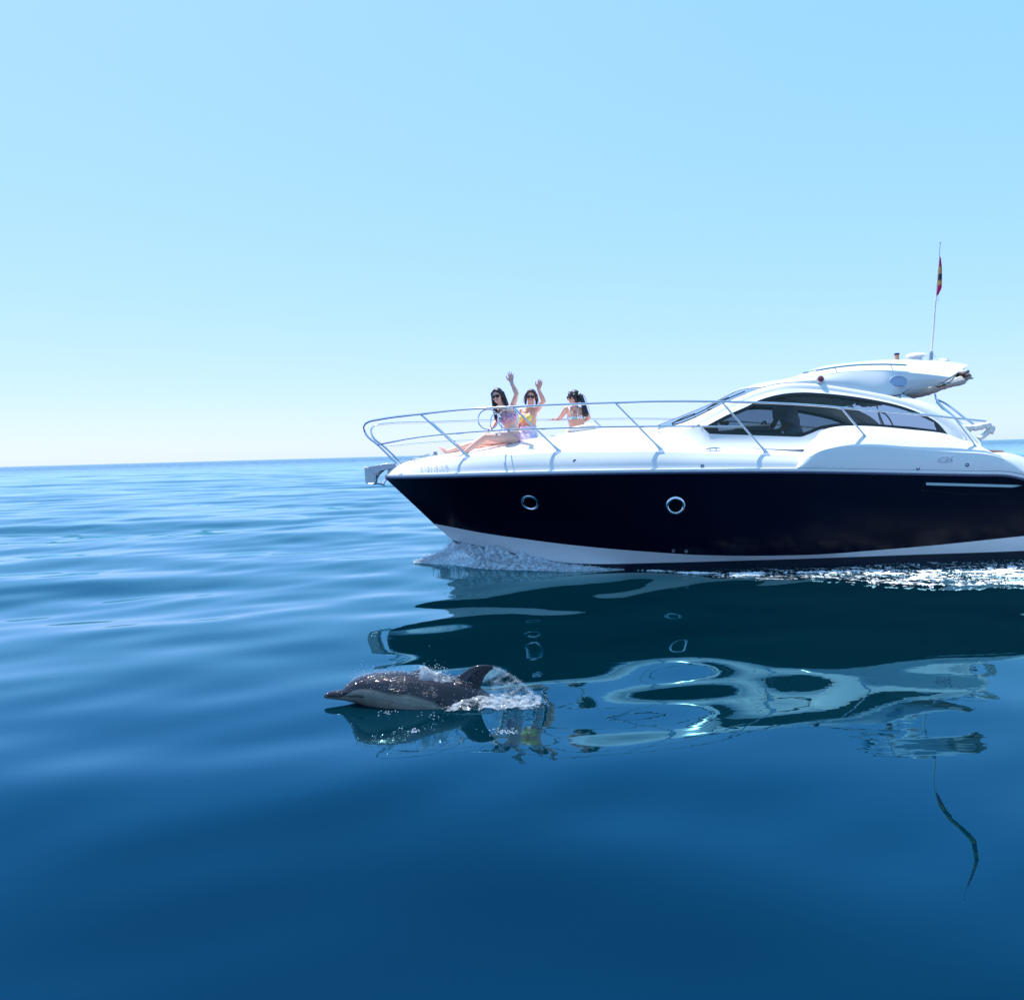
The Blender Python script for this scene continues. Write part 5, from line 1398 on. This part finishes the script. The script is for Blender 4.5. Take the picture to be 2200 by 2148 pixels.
def bow_spray():
    rg = np.random.default_rng(4)
    sp = MB()
    xs = np.linspace(-1.55, 1.55, 200); t = np.linspace(0, 1, 34)
    X, T = np.meshgrid(xs, t, indexing='ij')
    base_y = np.where(X < -0.80, 12.84 + (-0.80 - X) * 0.05, wl_y(np.clip(xs, -0.8, 9))[:, None])
    width = np.interp(xs, [-1.55, -1.0, -0.6, 0.0, 0.8, 1.55], [0.10, 0.35, 0.55, 0.55, 0.42, 0.2])[:, None]
    hgt = np.interp(xs, [-1.55, -1.25, -1.0, -0.80, -0.55, -0.2, 0.2, 0.7, 1.1, 1.55], [0.01, 0.07, 0.18, 0.29, 0.31, 0.23, 0.16, 0.08, 0.04, 0.01])[:, None]
    Y = base_y + 0.05 - width * T
    shape = np.clip(1.12 - T ** 1.4, 0, 1) * (0.75 + 0.5 * np.sin(T * 5 + X * 2) ** 2)
    nz = fbm(X * 9, T * 5 + 3, 5, 3) * 1.1; nz2 = fbm(X * 30, Y * 30, 3, 8)
    Z = hgt * shape * (0.45 + 0.95 * nz) + 0.03 * (nz2 - 0.5) * np.clip(hgt * 8, 0, 1)
    edge = np.clip((1 - T) * 6, 0, 1)
    Z = wave_z(X, Y) + Z * edge + 0.003 - 0.02 * (T > 0.97)
    Xj = X + 0.02 * (vnoise(X * 25, Y * 25, 2) - 0.5); Yj = Y + 0.07 * (fbm(X * 7, T * 4, 3, 12) - 0.5)
    sp.grid(np.stack([Xj, Yj, Z], -1))
    P = []; R = []
    for k in range(5200):
        x = rg.choice([rg.uniform(-1.5, -0.6), rg.uniform(-1.2, 1.2)]); i = int(np.clip((x + 1.55) / 3.1 * 199, 0, 199)); j = rg.integers(0, 33)
        h_ = rg.exponential(0.03)
        P.append((Xj[i, j] + rg.normal(0, .03), Yj[i, j] + rg.normal(0, .03), Z[i, j] + h_ * hgt[i, 0] * 5)); R.append(rg.uniform(0.002, 0.0075))
    o = sp.build('bow_spray', 'spray_water', None, smooth=0, fix=False)
    tag(o, 'frothy bow wave breaking where the stem cuts the water', 'bow wave', kind='stuff')
    d = MB(); droplets(d, P, R); d.build('spray_droplets', 'droplet', o, smooth=0, fix=False)['kind'] = 'stuff'
bow_spray()

def wake_foam():
    nx, ny = 860, 210
    xs = np.linspace(0.9, 8.6, nx); v = np.linspace(0, 1, ny)
    inner = wl_y(xs) + 0.02
    outer = np.interp(xs, [0.9, 1.4, 2.2, 3.0, 3.6, 4.0, 4.6, 5.2, 6.0, 8.6], [11.75, 11.25, 10.62, 10.30, 10.32, 9.95, 9.50, 9.25, 9.10, 8.7])
    X, Vv = np.meshgrid(xs, v, indexing='ij'); Y = inner[:, None] * (1 - Vv) + outer[:, None] * Vv
    Xw = X + 0.12 * (fbm(X * 3, Y * 3, 3, 31) - 0.5); Yw = Y + 0.12 * (fbm(X * 3, Y * 3, 3, 41) - 0.5)
    n1 = fbm(Xw * 2.6, Yw * 7.5, 5, 51); n2 = fbm(Xw * 22, Yw * 34, 4, 61); rid = 1 - np.abs(2 * fbm(Xw * 8, Yw * 13, 4, 71) - 1)
    # turbulent band that leaves the hull, and the broken crest along its outer edge
    ctr = np.interp(xs, [0.9, 1.6, 2.3, 2.9, 3.4, 3.9, 4.6, 8.6], [0.35, 0.35, 0.5, 0.55, 0.45, 0.40, 0.45, 0.45])[:, None]
    wid = np.interp(xs, [0.9, 1.6, 2.3, 3.4, 3.9, 4.6, 8.6], [0.10, 0.16, 0.24, 0.26, 0.30, 0.42, 0.5])[:, None]
    band = np.exp(-((Vv - ctr) / wid) ** 2) * np.interp(xs, [0.9, 1.3, 1.8, 3.0, 4.0, 8.6], [0, 0.55, 0.8, 1.0, 0.85, 0.95])[:, None]
    crest = np.exp(-((Vv - 0.93) / 0.035) ** 2) * np.interp(xs, [3.4, 3.7, 5.5, 7], [0, 1, 0.9, 0.3])[:, None]
    dens = 0.62 * band * (0.25 + 0.9 * n1) + 0.34 * rid * band + 0.62 * crest * (0.75 + 0.5 * n2) + 0.75 * (n2 - 0.5) + 0.5 * (n1 - 0.5) * band
    lace = rid - (0.992 - 0.17 * np.clip(np.exp(-((Vv - 0.5) / 0.42) ** 2) * np.interp(X, [2.6, 3.6, 4.6], [0, 0.8, 1.0]) * (0.1 + 1.3 * (n1 - 0.15)), 0, 1))
    keep = (lace > 0) | (dens > np.interp(X, [0.9, 2.5, 4, 8], [0.53, 0.60, 0.74, 0.80]))
    Z = wave_z(X, Y) + 0.004 + np.clip(dens - 0.5, 0, 1) * 0.04 * (0.4 + n2) + 0.025 * crest * n2
    V = np.stack([X + 0.01 * (hash2(np.arange(nx)[:, None] + 0 * Vv, np.arange(ny)[None, :] + 0 * Vv, 3) - 0.5), Y + 0.008 * (n2 - 0.5), Z], -1).reshape(-1, 3)
    K = keep[:-1, :-1] & (keep[1:, 1:] | keep[1:, :-1] | keep[:-1, 1:])
    i, j = np.nonzero(K)
    F = np.stack([i * ny + j, (i + 1) * ny + j, (i + 1) * ny + j + 1, i * ny + j + 1], 1)
    ids, inv = np.unique(F, return_inverse=True); inv = inv.reshape(F.shape)
    mb = MB(); mb.add(V[ids], [tuple(f) for f in inv])
    o = mb.build('wake_foam', 'foam_white', None, smooth=0, fix=False)
    tag(o, 'white foam streaming along the waterline of the yacht', 'foam', kind='stuff')
wake_foam()

def dolphin_splash():
    rg = np.random.default_rng(12); DY = 5.55
    # clinging sheets of water over the back and behind the fin
    mb = MB()
    def sheet(x0, x1, zfun, y0, y1, nx, ny, amp, seed):
        X, T = np.meshgrid(np.linspace(x0, x1, nx), np.linspace(0, 1, ny), indexing='ij')
        Y = y0 + (y1 - y0) * T
        Z = zfun(X, T) + amp * (fbm(X * 28, T * 6, 4, seed) - 0.5) * 2
        mb.grid(np.stack([X + 0.012 * (vnoise(X * 60, T * 9, seed) - .5), Y + 0.02 * (fbm(X * 20, T * 5, 3, seed + 5) - .5), Z], -1))
    # ragged tuft thrown up in front of the fin
    sheet(-0.66, -0.44, lambda X, T: 0.165 + np.interp(X, [-0.66, -0.645, -0.61, -0.56, -0.51, -0.47, -0.44], [0.0, 0.085, 0.080, 0.050, 0.045, 0.022, 0.0]) * np.sin(T * math.pi) ** 0.7 - 0.06 * np.abs(T - 0.5), DY - 0.09, DY + 0.03, 40, 14, 0.010, 3)
    # churned water along the flank and behind the fin
    sheet(-0.48, 0.16, lambda X, T: np.interp(X, [-0.48, -0.36, -0.22, -0.08, 0.05, 0.16], [0.02, 0.050, 0.048, 0.030, 0.018, 0.0]) * np.clip(1.1 - np.abs(T - 0.6) * 1.7, 0, 1) + 0.004, DY - 0.24, DY + 0.02, 90, 22, 0.020, 9)
    o = mb.build('dolphin_splash', 'splash_water', None, smooth=0, fix=False)
    tag(o, 'churned water and spray thrown up along the back of the dolphin', 'splash', kind='stuff')
    # thin fan of water falling from the fin tip
    fm = MB(); rows = []
    edge = smooth_curve([(-0.150, DY - 0.01, 0.222), (-0.035, DY - 0.03, 0.165), (0.055, DY - 0.05, 0.095), (0.160, DY - 0.08, 0.006)], 40)
    root = smooth_curve([(-0.175, DY, 0.190), (-0.215, DY, 0.145), (-0.232, DY, 0.100), (-0.20, DY - 0.02, 0.012)], 40)
    for t in np.linspace(0, 1, 24):
        q = root * (1 - t) + edge * t; q[:, 1] += 0.012 * np.sin(np.arange(40) * 0.9 + t * 6) * t; q[:, 2] -= 0.03 * math.sin(math.pi * t) * np.linspace(0, 1, 40); rows.append(q)
    fm.grid(np.array(rows)); fm.build('water_fan', 'water_film', o, smooth=0, fix=False)
    P = []; R = []
    for k in range(420):
        t = rg.uniform(0, 1); i = int(t * 39); P.append(edge[i] + rg.normal(0, 0.006, 3) + np.array([0, -0.004, rg.exponential(0.003)])); R.append(rg.uniform(0.0007, 0.0020))
    for k in range(380):
        a = rg.uniform(0, 1) ** 0.7; i = rg.integers(0, 40); q = root[i] * (1 - a) + edge[i] * a; P.append(q + np.array([0, -0.008, 0]) + rg.normal(0, 0.004, 3)); R.append(rg.uniform(0.0005, 0.0012))
    for k in range(350):                                   # pale beads on the back, added as sun sparkle
        x = rg.uniform(-1.1, -0.3); z = np.interp(x, [d[0] for d in DOLPHIN], [d[1] for d in DOLPHIN]); P.append((x, DY + rg.normal(-0.02, 0.03), z + abs(rg.normal(0, 0.010)))); R.append(rg.uniform(0.0010, 0.0030))
    px_ = np.array([d[0] for d in DOLPHIN]); pt_ = np.array([d[1] for d in DOLPHIN]); pb_ = np.array([d[2] for d in DOLPHIN])
    for k in range(650):                                  # pale beads added on the near flank to stand for sun glints
        x = rg.uniform(-1.13, -0.25); a = math.radians(rg.uniform(22, 82)); t_ = np.interp(x, px_, pt_); b_ = np.interp(x, px_, pb_)
        if fbm(np.array([x * 7.0]), np.array([a * 2.5]), 3, 77)[0] < 0.53: continue
        w_ = np.interp(x, [-1.17, -1.12, -1.05, -0.9, -0.7, -0.45, -0.1], [0.040, 0.075, 0.105, 0.145, 0.170, 0.168, 0.130])
        P.append((x, DY - w_ * math.cos(a) ** 0.95, (t_ + b_) / 2 + (t_ - b_) / 2 * math.sin(a))); R.append(rg.uniform(0.0007, 0.0022))
    for k in range(160):
        x = rg.uniform(-1.08, -0.78); z = np.interp(x, [d[0] for d in DOLPHIN], [d[1] for d in DOLPHIN]); P.append((x - 0.03, DY + rg.normal(-0.02, 0.04), z + rg.exponential(0.018))); R.append(rg.uniform(0.0008, 0.0026))
    for k in range(800):
        x = rg.uniform(-0.5, 0.2); P.append((x, DY + rg.normal(-0.13, 0.06), 0.006 + rg.exponential(0.016))); R.append(rg.uniform(0.0008, 0.0028))
    for k in range(120):
        x = rg.uniform(-0.68, -0.45); P.append((x, DY + rg.normal(-0.03, 0.03), 0.20 + rg.exponential(0.022))); R.append(rg.uniform(0.0012, 0.0035))
    for (cx, cy, nn, sp_) in ((-0.62, 4.92, 40, 0.012), (-0.08, 4.85, 90, 0.03), (-0.55, 5.2, 12, 0.03), (-0.83, 5.28, 20, 0.03), (0.6, 3.2, 1, 0.0)):
        for k in range(nn):
            P.append((cx + rg.normal(0, sp_ * 1.6), cy + rg.normal(0, sp_), 0.004 + rg.exponential(0.006))); R.append(rg.uniform(0.0018, 0.0042))
    d = MB(); droplets(d, P, R); d.build('splash_droplets', 'droplet', o, smooth=0, fix=False)['kind'] = 'stuff'
dolphin_splash()
